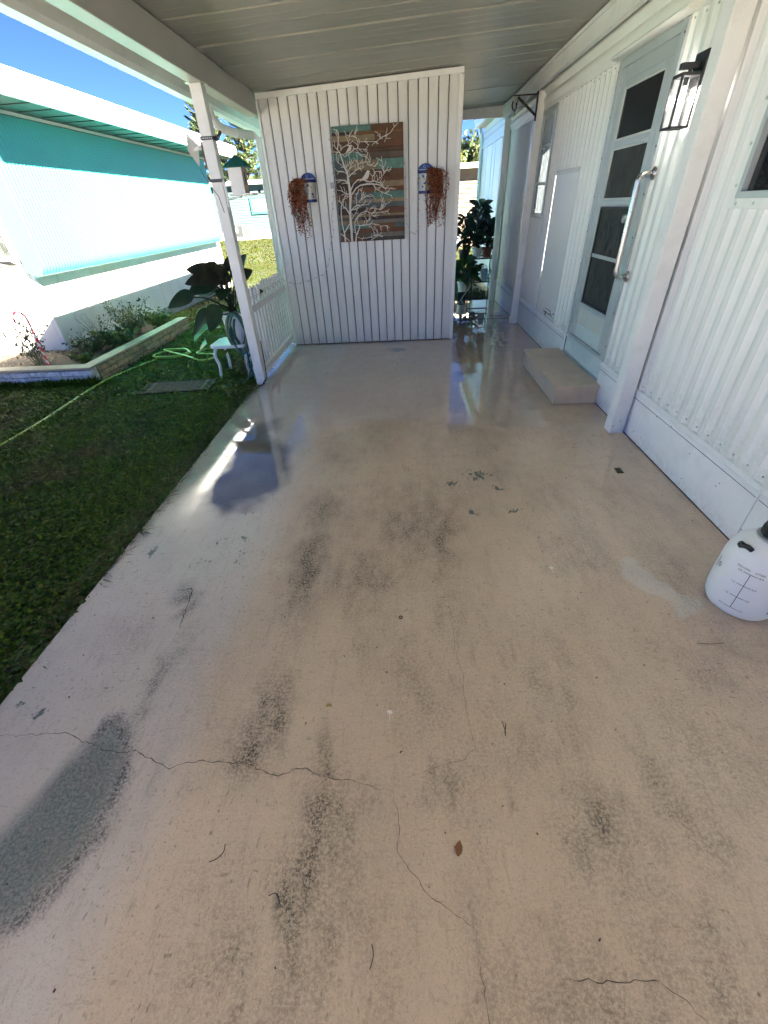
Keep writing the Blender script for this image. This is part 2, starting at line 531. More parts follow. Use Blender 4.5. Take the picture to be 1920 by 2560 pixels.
for k in range(110):     # everyday scuffing, drawn out along the driveway direction
    cx = rs.gauss(0.35, 0.75); cy = rs.uniform(0.0, 1.0) ** 1.5 * 3.4; rx = rs.uniform(.02, .10); ry = rs.uniform(.06, .30); s = rs.uniform(.05, .22) * (1.0 if cy < 2.0 else .55)
    sl = (px > cx - .3) & (px < cx + .3) & (py > cy - .8) & (py < cy + .8)
    e = np.exp(-(((px[sl] + WX[sl] - cx) / rx) ** 2 + ((py[sl] + WY[sl] - cy) / ry) ** 2)); dirt[sl] = np.clip(dirt[sl] + e * s * (1 - dirt[sl]), 0, 1)
dirt = np.maximum(dirt, edge_green * 1.0)
blot = vnoise(px + 5, py * 0.6 + 5, 2.2, 21) * .5 + vnoise(px + 5, py * .5 + 5, 6, 22) * .3 + vnoise(px + 5, py * .5 + 5, 15, 23) * .2
dirt = np.clip(dirt + 0.85 * np.clip(blot - 0.5, 0, 1) * np.clip((px + 1.15) / .5, .15, 1) * np.clip((4.2 - py) / 1.6, .35, 1), 0, 1)
chip = np.zeros_like(px)
for (cx, cy, rx, ry, s) in [(.41, 2.92, .10, .05, .55), (.72, 2.80, .12, .07, .45), (.52, 2.62, .18, .13, .70), (.32, 2.52, .13, .07, .68), (.43, 2.17, .08, .08, .68), (.71, 2.18, .14, .06, .62), (.62, 2.45, .12, .08, .6), (-1.123, 1.92, .10, .16, .5),
        (-1.14, 1.74, .12, .05, .55), (-.97, 1.80, .05, .2, .55), (-1.51, .84, .05, .04, .7), (-1.627, .887, .04, .03, .75), (-1.521, 1.842, .03, .09, .8), (-1.05, 2.2, .16, .10, .5), (-.99, 1.95, .04, .12, .6),
        (.21, 1.80, .07, .06, .55), (-.58, .84, .04, .07, .55), (-.70, 3.3, .1, .05, .45), (.9, 4.15, .1, .05, .5), (-1.45, 2.1, .15, .3, .4), (1.2, 2.1, .2, .12, .3), (-1.0, 2.5, .12, .12, .4)]:
    e = np.exp(-(((px - cx) / rx) ** 2 + ((py - cy) / ry) ** 2))
    chip = np.maximum(chip, e * s)
a_light = soft_poly(qx, qy, lightp, 0.02)
# wet film: soaked passage, damp far half, a wet run along the lawn edge, dry near the camera
t = np.clip((py - 1.9 + wob(3, .5, 31)) / 2.4, 0, 1)
wet = 0.50 * t * t * (3 - 2 * t)
wet = np.maximum(wet, 0.93 * (lambda q: q * q * (3 - 2 * q))(np.clip((py - 2.5 + wob(2, .5, 32)) / 1.6, 0, 1)))
run = np.clip((-0.95 - px + wob(5, .2, 33)) / 0.45, 0, 1) * np.clip((py - 1.65 + wob(5, .3, 34)) / 1.0, 0, 1) * np.clip((4.6 - py) / 0.6, 0, 1)
wet = np.maximum(wet, 0.90 * run * (0.62 + 0.5 * vnoise(px + 8, py + 8, 14, 55) * 0.6 + 0.4 * vnoise(px + 8, py + 8, 40, 56)).clip(0, 1))
pas = np.clip((px - 0.35 + wob(4, .25, 35)) / 0.3, 0, 1) * np.clip((py - 3.6 + wob(4, .3, 36) + (px - 1.1) * 0.2) / 0.6, 0, 1)
pas *= np.clip((1.72 - px + wob(6, .15, 37)) / 0.25, 0.35, 1)
wet = np.maximum(wet, 1.05 * pas * np.clip((8.8 - py) / .5, .45, 1))
wet = np.maximum(wet, a_pud * (0.93 + 0.07 * vnoise(px + 8, py + 8, 30, 57)))
wet = np.maximum(wet, 0.62 * soft_poly(gx2, gy2, green, 0.12))
low = vnoise(px + 7, py + 7, 5, 38) * .6 + vnoise(px + 7, py + 7, 13, 39) * .4
wet = np.clip(wet * (0.90 + 0.2 * low), 0, 1)
zz = 0.0012 * (vnoise(px + 3, py + 3, 1.3, 41) - 0.5) * (1 - wet)
verts = np.stack([px, py, zz - 0.0008], 1)
i0 = (np.arange(ny - 1)[:, None] * nx + np.arange(nx - 1)[None, :]).ravel()
faces = np.stack([i0, i0 + 1, i0 + nx + 1, i0 + nx], 1)

def slab_mat():
    mt, nt, b = nodes_of('painted_slab')
    tc = N(nt, 'ShaderNodeTexCoord'); v = tc.outputs['Object']
    def at(nm): return N(nt, 'ShaderNodeAttribute', attribute_name=nm).outputs['Fac']
    D, C, Wt, G, Lt = at('dirt'), at('chip'), at('wet'), at('green'), at('fresh')
    big = noise_n(nt, v, 1.1, 5, 0.6); mid = noise_n(nt, v, 9, 8, 0.7); fine = noise_n(nt, v, 70, 6, 0.75)
    strk = noise_n(nt, v, 26, 7, 0.75, (1, 0.22, 1)); strk2 = noise_n(nt, v, 45, 6, 0.75, (0.22, 1, 1))
    c = mixc(nt, ramp(nt, big, 0.35, 0.65), (0.635, 0.49, 0.37), (0.695, 0.545, 0.415))
    c = mixc(nt, math_n(nt, 'MULTIPLY', at('painted_sky_sheen'), 0.85), c, (0.64, 0.565, 0.515))  # sky reflection painted into the colour: paler strip along the lawn side
    c = mixc(nt, math_n(nt, 'MULTIPLY', ramp(nt, mid, 0.45, 0.75), 0.28), c, (0.46, 0.345, 0.24))
    # brush streaks and scuffs along and across the slab
    c = mixc(nt, math_n(nt, 'MULTIPLY', ramp(nt, strk, 0.54, 0.74), 0.42), c, (0.27, 0.205, 0.145))
    c = mixc(nt, math_n(nt, 'MULTIPLY', ramp(nt, strk2, 0.58, 0.74), 0.5), c, (0.22, 0.17, 0.125))
    c = mixc(nt, math_n(nt, 'MULTIPLY', ramp(nt, fine, 0.54, 0.70), 0.45), c, (0.30, 0.235, 0.175))
    gt = noise_n(nt, v, 210, 3, 0.6)
    c = mixc(nt, math_n(nt, 'MULTIPLY', ramp(nt, gt, 0.58, 0.66), 0.34), c, (0.25, 0.195, 0.145))
    c = mixc(nt, math_n(nt, 'MULTIPLY', ramp(nt, gt, 0.30, 0.42, (1, 1, 1, 1), (0, 0, 0, 1)), 0.16), c, (0.78, 0.65, 0.52))
    c = mixc(nt, math_n(nt, 'MULTIPLY', Lt, 0.85), c, (0.66, 0.59, 0.52))
    # dark smudges: broken up by grain
    gr = noise_n(nt, v, 95, 8, 0.85); gs = noise_n(nt, v, 14, 6, 0.7, (1, 0.45, 1))
    br = math_n(nt, 'MULTIPLY', math_n(nt, 'ADD', 0.25, ramp(nt, gs, 0.30, 0.70)), math_n(nt, 'ADD', 0.30, math_n(nt, 'MULTIPLY', ramp(nt, gr, 0.46, 0.54), 1.0)))
    sm = math_n(nt, 'MULTIPLY', D, br)
    c = mixc(nt, math_n(nt, 'MULTIPLY', sm, 1.0), c, (0.085, 0.073, 0.062))
    # worn green-grey floor under the paint
    wg = math_n(nt, 'MULTIPLY', G, math_n(nt, 'ADD', 0.55, math_n(nt, 'MULTIPLY', br, 0.6)))
    c = mixc(nt, math_n(nt, 'MULTIPLY', wg, 0.82), c, mixc(nt, ramp(nt, gs, 0.35, 0.65), (0.10, 0.135, 0.11), (0.21, 0.25, 0.215)))
    cn = noise_n(nt, v, 38, 5, 0.65, (1.0, 0.6, 1))
    cm = ramp(nt, math_n(nt, 'ADD', math_n(nt, 'MULTIPLY', C, 0.42), math_n(nt, 'MULTIPLY', cn, 0.7)), 0.60, 0.63)
    cm = math_n(nt, 'MULTIPLY', cm, ramp(nt, C, 0.04, 0.12))
    c = mixc(nt, cm, c, (0.165, 0.18, 0.155))
    fk = noise_n(nt, v, 75, 2, 0.5, (1, 0.45, 1)); fk2 = noise_n(nt, v, 55, 2, 0.5, (0.4, 1, 1)); fz = ramp(nt, noise_n(nt, v, 1.7, 5, 0.65), 0.38, 0.62)
    c = mixc(nt, math_n(nt, 'MULTIPLY', math_n(nt, 'MULTIPLY', ramp(nt, fk, 0.66, 0.70), fz), 0.55), c, (0.13, 0.105, 0.085))
    c = mixc(nt, math_n(nt, 'MULTIPLY', math_n(nt, 'MULTIPLY', ramp(nt, fk2, 0.68, 0.72), fz), 0.5), c, (0.13, 0.105, 0.085))
    # pits, grit and pale flecks
    vo = N(nt, 'ShaderNodeTexVoronoi'); vo.inputs['Scale'].default_value = 17; nt.links.new(v, vo.inputs['Vector'])
    pm = math_n(nt, 'MULTIPLY', ramp(nt, vo.outputs['Distance'], 0.055, 0.075, (1, 1, 1, 1), (0, 0, 0, 1)), ramp(nt, noise_n(nt, v, 4, 3), 0.5, 0.6))
    c = mixc(nt, math_n(nt, 'MULTIPLY', pm, 0.75), c, (0.07, 0.06, 0.052))
    vo2 = N(nt, 'ShaderNodeTexVoronoi'); vo2.inputs['Scale'].default_value = 26; nt.links.new(v, vo2.inputs['Vector'])
    sep = N(nt, 'ShaderNodeSeparateXYZ'); nt.links.new(v, sep.inputs[0])
    band = math_n(nt, 'MULTIPLY', ramp(nt, math_n(nt, 'MULTIPLY', sep.outputs[1], 0.2), 0.44, 0.48), ramp(nt, math_n(nt, 'MULTIPLY', sep.outputs[1], 0.2), 0.64, 0.80, (1, 1, 1, 1), (0, 0, 0, 1)))
    fl = math_n(nt, 'MULTIPLY', math_n(nt, 'MULTIPLY', ramp(nt, vo2.outputs['Distance'], 0.10, 0.14, (1, 1, 1, 1), (0, 0, 0, 1)), band), ramp(nt, noise_n(nt, v, 6, 3), 0.48, 0.56))
    c = mixc(nt, math_n(nt, 'MULTIPLY', fl, 0.7), c, (0.68, 0.64, 0.58))
    Pd = at('puddle')
    c = mixc(nt, math_n(nt, 'MULTIPLY', Pd, 0.85), c, (0.125, 0.13, 0.11))
    vo3 = N(nt, 'ShaderNodeTexVoronoi'); vo3.inputs['Scale'].default_value = 30; nt.links.new(v, vo3.inputs['Vector'])
    pf = math_n(nt, 'MULTIPLY', math_n(nt, 'MULTIPLY', ramp(nt, vo3.outputs['Distance'], 0.12, 0.17, (1, 1, 1, 1), (0, 0, 0, 1)), Pd), ramp(nt, noise_n(nt, v, 9, 3), 0.46, 0.54))
    c = mixc(nt, math_n(nt, 'MULTIPLY', pf, 0.8), c, (0.55, 0.52, 0.47))
    # water darkens what it soaks
    c = mixc(nt, math_n(nt, 'MULTIPLY', Wt, 0.4), c, mixc(nt, 1.0, c, (0.42, 0.38, 0.33), 'MULTIPLY'))
    nt.links.new(c, b.inputs['Base Color'])
    rn = math_n(nt, 'ADD', 0.16, math_n(nt, 'MULTIPLY', mid, 0.12))
    wr = ramp(nt, math_n(nt, 'ADD', Wt, math_n(nt, 'MULTIPLY', math_n(nt, 'SUBTRACT', strk2, 0.5), 0.18)), 0.0, 0.95)
    rgh = N(nt, 'ShaderNodeMix', data_type='FLOAT')
    nt.links.new(wr, rgh.inputs[0]); nt.links.new(rn, rgh.inputs[2]); rgh.inputs[3].default_value = 0.015
    nt.links.new(rgh.outputs[0], b.inputs['Roughness'])
    b.inputs['Specular IOR Level'].default_value = 0.8
    nt.links.new(math_n(nt, 'MULTIPLY', ramp(nt, Wt, 0.35, 0.95), 0.9), b.inputs['Coat Weight'])   # standing film of water
    b.inputs['Coat Roughness'].default_value = 0.025
    b.inputs['Coat IOR'].default_value = 1.33
    h = math_n(nt, 'ADD', math_n(nt, 'MULTIPLY', fine, 0.6), math_n(nt, 'ADD', strk, math_n(nt, 'MULTIPLY', strk2, 0.8)))
    dry = math_n(nt, 'POWER', math_n(nt, 'SUBTRACT', 1.0, math_n(nt, 'MULTIPLY', Wt, 0.97)), 1.7)
    bp = N(nt, 'ShaderNodeBump'); bp.inputs['Distance'].default_value = 0.006
    nt.links.new(math_n(nt, 'MULTIPLY', dry, 0.26), bp.inputs['Strength'])
    nt.links.new(h, bp.inputs['Height']); nt.links.new(bp.outputs[0], b.inputs['Normal'])
    return mt

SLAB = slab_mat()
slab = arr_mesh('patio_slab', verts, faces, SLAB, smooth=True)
for nm, arr in (('dirt', dirt), ('chip', chip), ('wet', wet), ('green', a_green), ('fresh', a_light), ('painted_sky_sheen', np.clip((-0.76 - px + wob(4, .10, 61)) / .16, 0, 1)), ('puddle', a_pud * (0.6 + 0.4 * vnoise(px + 2, py + 2, 6, 51)))):
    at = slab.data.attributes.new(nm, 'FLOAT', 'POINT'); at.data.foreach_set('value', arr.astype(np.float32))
tag(slab, 'beige painted concrete patio slab with cracks, scuffs and wet patches', 'patio', kind='structure')
e = MB(); e.box(-1.708, 1.83, -4.5, 9.315, -0.14, -0.004)
e.build('slab_edge', mat('slab_edge_concrete', (0.45, 0.43, 0.39), 0.85, var=0.2, scale=6, dirt=(0.12, 0.14, 0.08), dirt_amt=0.6, bump=0.5, bump_scale=50), slab)

CRACK = mat('crack_dirt', (0.07, 0.058, 0.047), 0.95)  # dark fill for the crack and joint strips
CRACKF = mat('hairline_dirt', (0.15, 0.118, 0.088), 0.95)
def crack(pts, w, seed):
    r = random.Random(seed); P = []
    for i in range(len(pts) - 1):
        a, b = Vector((*pts[i], 0)), Vector((*pts[i + 1], 0)); n = max(2, int((b - a).length / 0.012))
        nr = Vector((-(b - a).y, (b - a).x, 0)).normalized()
        for k in range(n):
            P.append(a.lerp(b, k / n) + nr * r.uniform(-0.004, 0.004))
    P.append(Vector((*pts[-1], 0)))
    mb = MB(); vs = []
    for i, p in enumerate(P):
        d = (P[min(i + 1, len(P) - 1)] - P[max(i - 1, 0)]).normalized(); nr = Vector((-d.y, d.x, 0))
        ww = w * (0.35 + 0.9 * r.random()) * min(1, 0.25 + 4 * min(i, len(P) - 1 - i) / len(P))
        vs += [p + nr * ww / 2, p - nr * ww / 2]
    mb.add([(q.x, q.y, 0.0014) for q in vs], [(2 * i, 2 * i + 1, 2 * i + 3, 2 * i + 2) for i in range(len(P) - 1)])
    return mb.build('crack', CRACKF if seed in (2, 3, 7, 8) else CRACK, slab)
WLOC[slab.name] = Vector((0, 0, 0))
crack([(-1.70, .762), (-1.603, .759), (-1.525, .756), (-1.347, .771), (-1.301, .759), (-1.253, .737), (-1.197, .725), (-1.149, .706), (-1.084, .697), (-1.032, .706), (-.956, .679), (-.871, .646), (-.82, .668), (-.771, .674), (-.648, .668), (-.598, .672), (-.503, .632), (-.469, .628), (-.408, .653), (-.375, .656), (-.321, .63), (-.206, .617), (-.141, .601), (-.069, .591)], .0028, 1)
crack([(-.069, .591), (-.053, .548), (-.042, .484), (-.048, .425), (-.017, .381), (.017, .361), (.036, .33), (.074, .307), (.135, .28), (.164, .257), (.166, .231)], .0019, 2)
crack([(-.069, .595), (-.03, .632), (.051, .65), (.117, .675), (.183, .687), (.202, .71), (.229, .727), (.228, .776), (.219, .845), (.213, .94), (.223, 1.022), (.205, 1.135), (.202, 1.313), (.196, 1.49)], .0016, 3)
crack([(.362, .176), (.435, .173), (.456, .167), (.481, .174), (.549, .174), (.582, .173), (.612, .178), (.631, .159), (.657, .145), (.671, .131), (.70, .10)], .0022, 4)
crack([(-1.232, 1.514), (-1.183, 1.517), (-1.152, 1.533), (-1.13, 1.439), (-1.117, 1.334), (-1.104, 1.263)], .006, 5)
crack([(.356, .829), (.349, .774)], .004, 6)
crack([(.166, .231), (.172, .14), (.18, .06)], .002, 8)
jt = MB(); jt.box(0.70, 1.82, 7.60, 7.612, -0.003, 0.0016); jt.build('control_joint', CRACK, slab)
WGAP = MB(); WGAP.box(1.795, 1.822, -4.5, 9.3, -0.003, 0.006); WGAP.build('wall_joint', CRACK, slab)

# ------------------------------------------------------------------ grass
def blades(n, x0, x1, y0, y1, h, w, tints, rng, keep, leafy=0.5, lean=0.8):
    x = rng.uniform(x0, x1, n); y = rng.uniform(y0, y1, n)
    pat = vnoise(x + 50, y + 50, 2.3, 71) * 0.6 + vnoise(x + 50, y + 50, 9, 72) * 0.4
    k = keep(x, y) & (rng.random(n) < 0.35 + 1.1 * pat)
    x, y, pat = x[k], y[k], pat[k]; n = len(x)
    isl = rng.random(n) < leafy
    az = rng.uniform(0, 2 * np.pi, n); ln = np.where(isl, 0.35, 1.0) * h * (0.5 + 0.9 * rng.random(n)) * (0.6 + 0.8 * pat)
    d = np.stack([np.cos(az), np.sin(az), np.zeros(n)], 1); s = np.stack([-np.sin(az), np.cos(az), np.zeros(n)], 1)
    up = np.array([0, 0, 1.0])
    base = np.stack([x, y, np.full(n, LAWN_Z)], 1)
    # grass blade: base pair, bent middle, tip; leaf: a small tilted oval on a short stalk
    hl = (h * (0.3 + 0.7 * rng.random(n)))[:, None]
    le = (lean * (0.2 + 0.8 * rng.random(n)))[:, None]
    wb = (w * (0.6 + 0.8 * rng.random(n)))[:, None]
    L = ln[:, None]
    b0 = base - s * wb * .5; b1 = base + s * wb * .5
    mid = base + up * L * .62 + d * L * le * .45
    m0 = mid - s * wb * .42; m1 = mid + s * wb * .42
    tip = base + up * L * .8 + d * L * (le * 1.15)
    lw = (w * (1.8 + 1.8 * rng.random(n)))[:, None]
    c = base + up * hl; tl = (rng.random(n) * 0.9 - 0.1)[:, None]
    dd = d + up * tl; ll = lw * (0.85 + 0.5 * rng.random(n)[:, None])
    q0 = c - dd * ll * .5; q1 = c + s * lw * .5 + up * lw * .12; q2 = c + dd * ll * .55; q3 = c - s * lw * .5 + up * lw * .12
    I = isl[:, None]
    V = np.stack([np.where(I, q0, b0), np.where(I, q1, b1), np.where(I, q2, m1), np.where(I, q3, m0), np.where(I, q2, tip)], 1).reshape(-1, 3)
    o = np.arange(n) * 5
    F = np.concatenate([np.stack([o, o + 1, o + 2, o + 3], 1), np.stack([o[~isl] + 3, o[~isl] + 2, o[~isl] + 4, o[~isl] + 4], 1)])
    Q = F[:n]; T = F[n:][:, :3]
    t = np.array(tints)[rng.integers(0, len(tints), n)] * (0.55 + 0.8 * rng.random(n))[:, None] * (0.7 + 0.6 * pat)[:, None]
    dryp = np.clip(vnoise(x + 40, y + 40, 1.4, 73) * .6 + vnoise(x + 40, y + 40, 5, 74) * .4 - .58, 0, 1)[:, None] * 3.2
    t = t * (1 - np.minimum(dryp, .7)) + np.array([.13, .105, .04]) * (1.0 if y0 < 8.5 else .5) * np.minimum(dryp, .7)
    return V, Q, T, np.repeat(t, 5, axis=0)

def keep_near(x, y):
    k = ~((x > -1.715) & (y < 9.32))
    k &= ~((x < -3.84) & (x > -6.2) & (y > 5.09) & (y < 8.1))
    k &= ~((x < -4.85) & (y > 6.2) & (y < 14.0))
    k &= ~((x < -5.48) & (y < 4.62))
    k &= ~((x > -3.06) & (x < -2.36) & (y > 4.72) & (y < 5.02))
    return k
def keep_far(x, y):
    k = ~((x > -1.72) & (x < 1.9) & (y < 9.35)) & ~((x < -4.85) & (y > 6.2) & (y < 14.0)) & ~((x > 1.8) & (y < 13.3)) & ~((x > -2.3) & (x < 1.8) & (y < 9.3))
    return k & ~((y > 21.9) & (x > 1.6)) & (y < 39.8)
GT = [(0.068, 0.145, 0.011), (0.088, 0.168, 0.014), (0.046, 0.112, 0.009), (0.135, 0.185, 0.018), (0.105, 0.13, 0.026)]
GF = [(0.040, 0.058, 0.005), (0.052, 0.062, 0.006), (0.030, 0.050, 0.004), (0.066, 0.062, 0.012)]
zones = [blades(70000, -3.4, -1.71, 0.55, 4.6, .040, .0075, GT, RNG, keep_near, .62),
         blades(62000, -6.2, -3.4, 1.5, 5.2, .045, .010, GT, RNG, keep_near, .45),
         blades(60000, -4.8, -1.71, 4.6, 10.0, .045, .011, GT, RNG, keep_near, .45),
         blades(9000, -1.83, -1.690, 0.4, 4.7, .075, .009, [(0.06, 0.12, 0.02), (0.10, 0.14, 0.03), (0.13, 0.12, 0.04)], RNG, lambda x, y: x < -1.69 - .02 * np.sin(y * 9) ** 2, .25, 1.3),
         blades(2600, -5.6, -3.80, 5.00, 5.10, .10, .010, GT, RNG, keep_near, .1),
         blades(60000, -7.0, 3.0, 9.0, 20.0, .035, .012, GF, RNG, keep_far, .1),
         blades(40000, -16.0, 4.0, 20.0, 40.0, .05, .03, GF, RNG, keep_far, .1)]
Vs, Fs, Ts, k = [], [], [], 0
fq, ft = [], []
for V, Q, T, t in zones:
    Vs.append(V); Ts.append(t); fq.append(Q + k); ft.append(T + k); k += len(V)
Vs = np.concatenate(Vs); Ts = np.concatenate(Ts)
fq = np.concatenate(fq); ft = np.concatenate(ft)
Fall = np.concatenate([fq[:, [0, 1, 2]], fq[:, [0, 2, 3]], ft])
GRASS = vcol_mat('grass_leaf', 0.6, trans=0.25, spec=0.08)
tag(arr_mesh('grass', Vs, Fall, GRASS, tint=Ts), 'short green grass and clover leaves covering the lawn', 'grass', kind='stuff')

# ------------------------------------------------------------------ carport
NWHITE = mat('roof_white', (.7, .7, .68), .5)
CP = thing('carport', 'white aluminium carport roof on square posts with planked ceiling', 'carport', (-1.65, 0, 0))
def zc(x): return 2.68 + 0.04 * (x + 1.6)
CY0 = -1.8
y = CY0; r_ = random.Random(3)
while y < 9.25:
    w = 0.3
    y1 = min(y + w, 9.28)
    dz = r_.uniform(-.003, .003); tilt = r_.uniform(-.004, .004)
    gp_ = r_.choice((0.003, 0.005, 0.007))
    a, b = y + gp_, y1 - gp_
    mb = MB()
    x0, x1 = -1.95, 1.80
    # shallow pan: flat web with two small ribs
    prof = [(a, 0.008), (a + 0.006, 0.0), (a + 0.145, 0.0), (a + 0.148, 0.0015), (a + 0.151, 0.0), (b - 0.006, 0.0), (b, 0.008), (b, 0.05), (a, 0.05)]
    n = len(prof)
    vs = [(x0, p, zc(x0) + q + dz + tilt) for p, q in prof] + [(x1, p, zc(x1) + q + dz - tilt) for p, q in prof]
    mb.add(vs, [(i, (i + 1) % n, n + (i + 1) % n, n + i) for i in range(n)] + [tuple(range(n)), tuple(range(n, 2 * n))[::-1]])
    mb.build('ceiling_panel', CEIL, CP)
    y = y1
mb = MB(); mb.prism([(-2.06, CY0 - .02, zc(-2.06) + .06), (1.84, CY0 - .02, zc(1.84) + .06), (1.84, CY0 - .02, zc(1.84) + .13), (-2.06, CY0 - .02, zc(-2.06) + .13)], (0, 9.32 - CY0, 0))
mb.build('roof_sheet', BACK, CP)
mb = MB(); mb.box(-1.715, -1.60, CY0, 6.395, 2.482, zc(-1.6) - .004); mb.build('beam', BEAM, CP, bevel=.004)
mb = MB(); mb.box(1.655, 1.715, CY0, 9.40, 2.652, zc(1.655) - .004)
mb.box(1.640, 1.655, CY0, 9.40, 2.768, 2.800); mb.build('beam', WHITE, CP, bevel=.002)
# gutter: U trough
mb = MB()
gp = [(-2.10, 2.66), (-2.085, 2.645), (-2.085, 2.525), (-2.06, 2.515), (-1.985, 2.515), (-1.955, 2.54), (-1.955, 2.66), (-1.948, 2.66), (-1.948, 2.535), (-1.98, 2.508), (-2.065, 2.508), (-2.093, 2.52), (-2.093, 2.64), (-2.11, 2.655)]
mb.prism([(p, CY0 - .02, q) for p, q in gp], (0, 9.32 - CY0, 0)); gut = mb.build('gutter', WHITE, CP)
for yy in np.arange(CY0 + .3, 9.3, 0.6):
    mb = MB(); mb.bar((-2.09, yy, 2.64), (-1.95, yy, 2.64), .02, .003); mb.build('hanger', WHITE, gut)
mb = MB()
mb.box(-1.95, 1.80, 9.285, 9.315, 2.665, 2.86); mb.build('end_fascia', WHITE, CP)
mb = MB(); mb.box(-2.05, 1.80, CY0 - .03, CY0 - .005, 2.56, 2.86); mb.build('end_fascia', WHITE, CP)
# downspout elbow at the shed end of the gutter
mb = MB()
dp = [(-2.02, 6.05, 2.51), (-2.02, 6.07, 2.46), (-2.0, 6.13, 2.405), (-1.95, 6.20, 2.37), (-1.86, 6.30, 2.345), (-1.70, 6.44, 2.33)]
mb.tube(dp, .042, 12); ds = mb.build('downspout', WHITE, CP, smooth=True)
mb = MB(); mb.tube([(-1.70, 6.44, 2.33), (-1.66, 6.50, 2.30), (-1.66, 6.50, 0.02)], .042, 12); mb.build('downspout', WHITE, CP, smooth=True)
for i in range(4):
    q = Vector(dp[1 + i]); mb = MB(); mb.tube([q, q + (Vector(dp[2 + i]) - q) * .12], .045, 12); mb.build('elbow_crimp', WHITE, ds, smooth=True)
def post(x0, x1, y0, y1, z1):
    mb = MB(); mb.box(x0, x1, y0, y1, 0.0, z1)
    p = mb.build('post', WHITE, CP, bevel=.006, seg=2)
    mb = MB(); mb.box(x0 + .01, x0 + .02, y0 - .003, y0 + .002, .06, .07); mb.box(x0 + .055, x0 + .065, y0 - .003, y0 + .002, .10, .11); mb.build('screw', STEEL, p)
    return p
post(-1.705, -1.605, 4.735, 4.835, 2.478)
post(-1.705, -1.605, -0.60, -0.50, 2.478)
post(1.675, 1.785, 3.235, 3.345, 2.648)
post(1.69, 1.79, 7.215, 7.315, 2.648)
post(1.69, 1.79, 9.215, 9.30, 2.648)
post(1.675, 1.785, -0.75, -0.64, 2.648)
# bracket caps
mb = MB(); mb.box(-1.735, -1.58, 4.725, 4.845, 2.4785, 2.4815); mb.build('post_bracket', STEEL, CP)

# ------------------------------------------------------------------ utility shed (the panelled end wall)
SH = thing('utility_shed', 'white vertical panel shed wall closing the end of the patio', 'shed', (-0.45, 6.41, 0))
x = -1.575; pw = 0.1115; i = 0
while x < 0.655:
    x1 = min(x + pw, 0.66)
    # each panel is a shallow pan with rolled edges
    mb = MB()
    zt = zc((x + x1) / 2) - .055
    prof = [(x + .0025, .018), (x + .005, .004), (x + .012, .0), (x1 - .018, .0), (x1 - .010, .003), (x1 - .006, .018)]
    vs = [(p, 6.415 + q, .012) for p, q in prof] + [(p, 6.415 + q, zt) for p, q in prof]
    n = len(prof)
    mb.add(vs, [(k, k + 1, n + k + 1, n + k) for k in range(n - 1)])
    mb.build('wall_panel', PANELW, SH)
    x = x1
mb = MB(); mb.box(-1.585, .67, 6.437, 6.447, 0.003, 2.62); mb.build('backing', BACK, SH)
mb = MB(); mb.prism([(-1.592, 6.396, zc(-1.592) - .062), (.695, 6.396, zc(.695) - .062), (.695, 6.396, zc(.695) - .012), (-1.592, 6.396, zc(-1.592) - .012)], (0, .03, 0)); mb.build('top_trim', WHITE, SH, bevel=.002)
mb = MB(); mb.box(.662, .70, 6.398, 6.43, 0.003, 2.70); mb.build('corner_trim', WHITE, SH, bevel=.003)
mb = MB(); mb.box(-1.598, -1.573, 6.40, 6.44, 0.003, 2.61); mb.build('corner_trim', WHITE, SH, bevel=.003)
mb = MB(); mb.box(-1.59, -1.575, 6.45, 9.25, 0.003, 2.60); mb.build('side_wall', PANELW, SH)
mb = MB(); mb.box(.675, .69, 6.45, 9.25, 0.003, 2.70); mb.build('side_wall', PANELW, SH)
mb = MB(); mb.box(-1.59, .69, 9.252, 9.27, 0.003, 2.60); mb.build('rear_wall', PANELW, SH)

# ------------------------------------------------------------------ our mobile home
HX = 1.82
HM = thing('mobile_home', 'white ribbed mobile home along the right side of the patio', 'mobile home', (HX, 2.0, 0))
def prof_near(y):   # broad rounded ribs with a sharp valley
    p = 0.118; f = (y % p) / p
    return -0.017 * (0.5 - 0.5 * math.cos(2 * math.pi * f)) ** 0.55 - (0.004 if 0.28 < f < 0.36 else 0)
def prof_far(y):    # tight ribs
    p = 0.118; f = (y % p) / p
    return -0.020 * (0.5 - 0.5 * math.cos(2 * math.pi * f)) ** 0.45 - (0.004 if 0.28 < f < 0.36 else 0)
def ribs(y0, y1, z0, z1, pf, step, name='siding'):
    n = max(2, int((y1 - y0) / step) + 1); Y = np.linspace(y0, y1, n)
    vs = [(HX + pf(float(q)), float(q), z0) for q in Y] + [(HX + pf(float(q)), float(q), z1) for q in Y]
    mb = MB(); mb.add(vs, [(i, n + i, n + i + 1, i + 1) for i in range(n - 1)])
    return mb.build(name, SIDING, HM, smooth='auto')
ST = 2.476
ribs(-3.0, 2.0, .345, ST, prof_near, .008)
ribs(2.0, 2.89, .345, 1.53, prof_near, .008); ribs(2.0, 2.89, 2.33, ST, prof_near, .008)
ribs(2.89, 3.94, .345, ST, prof_near, .008)
ribs(4.94, 5.55, .345, ST, prof_far, .004)
ribs(5.55, 6.36, 1.83, ST, prof_far, .004)
ribs(6.36, 6.64, .345, ST, prof_far, .004)
ribs(6.64, 7.24, .345, 1.40, prof_far, .004)
ribs(7.24, 9.42, .345, ST, prof_far, .004)
mb = MB()
for yv in np.arange(-2.9, 9.4, .118):
    if 3.9 < yv < 4.97 or (5.5 < yv < 6.4): continue
    for zv in (.40, 2.43): mb.box(HX - .022, HX - .016, yv + .055, yv + .064, zv, zv + .009)
mb.build('siding_screw', STEEL, HM)['kind'] = 'stuff'
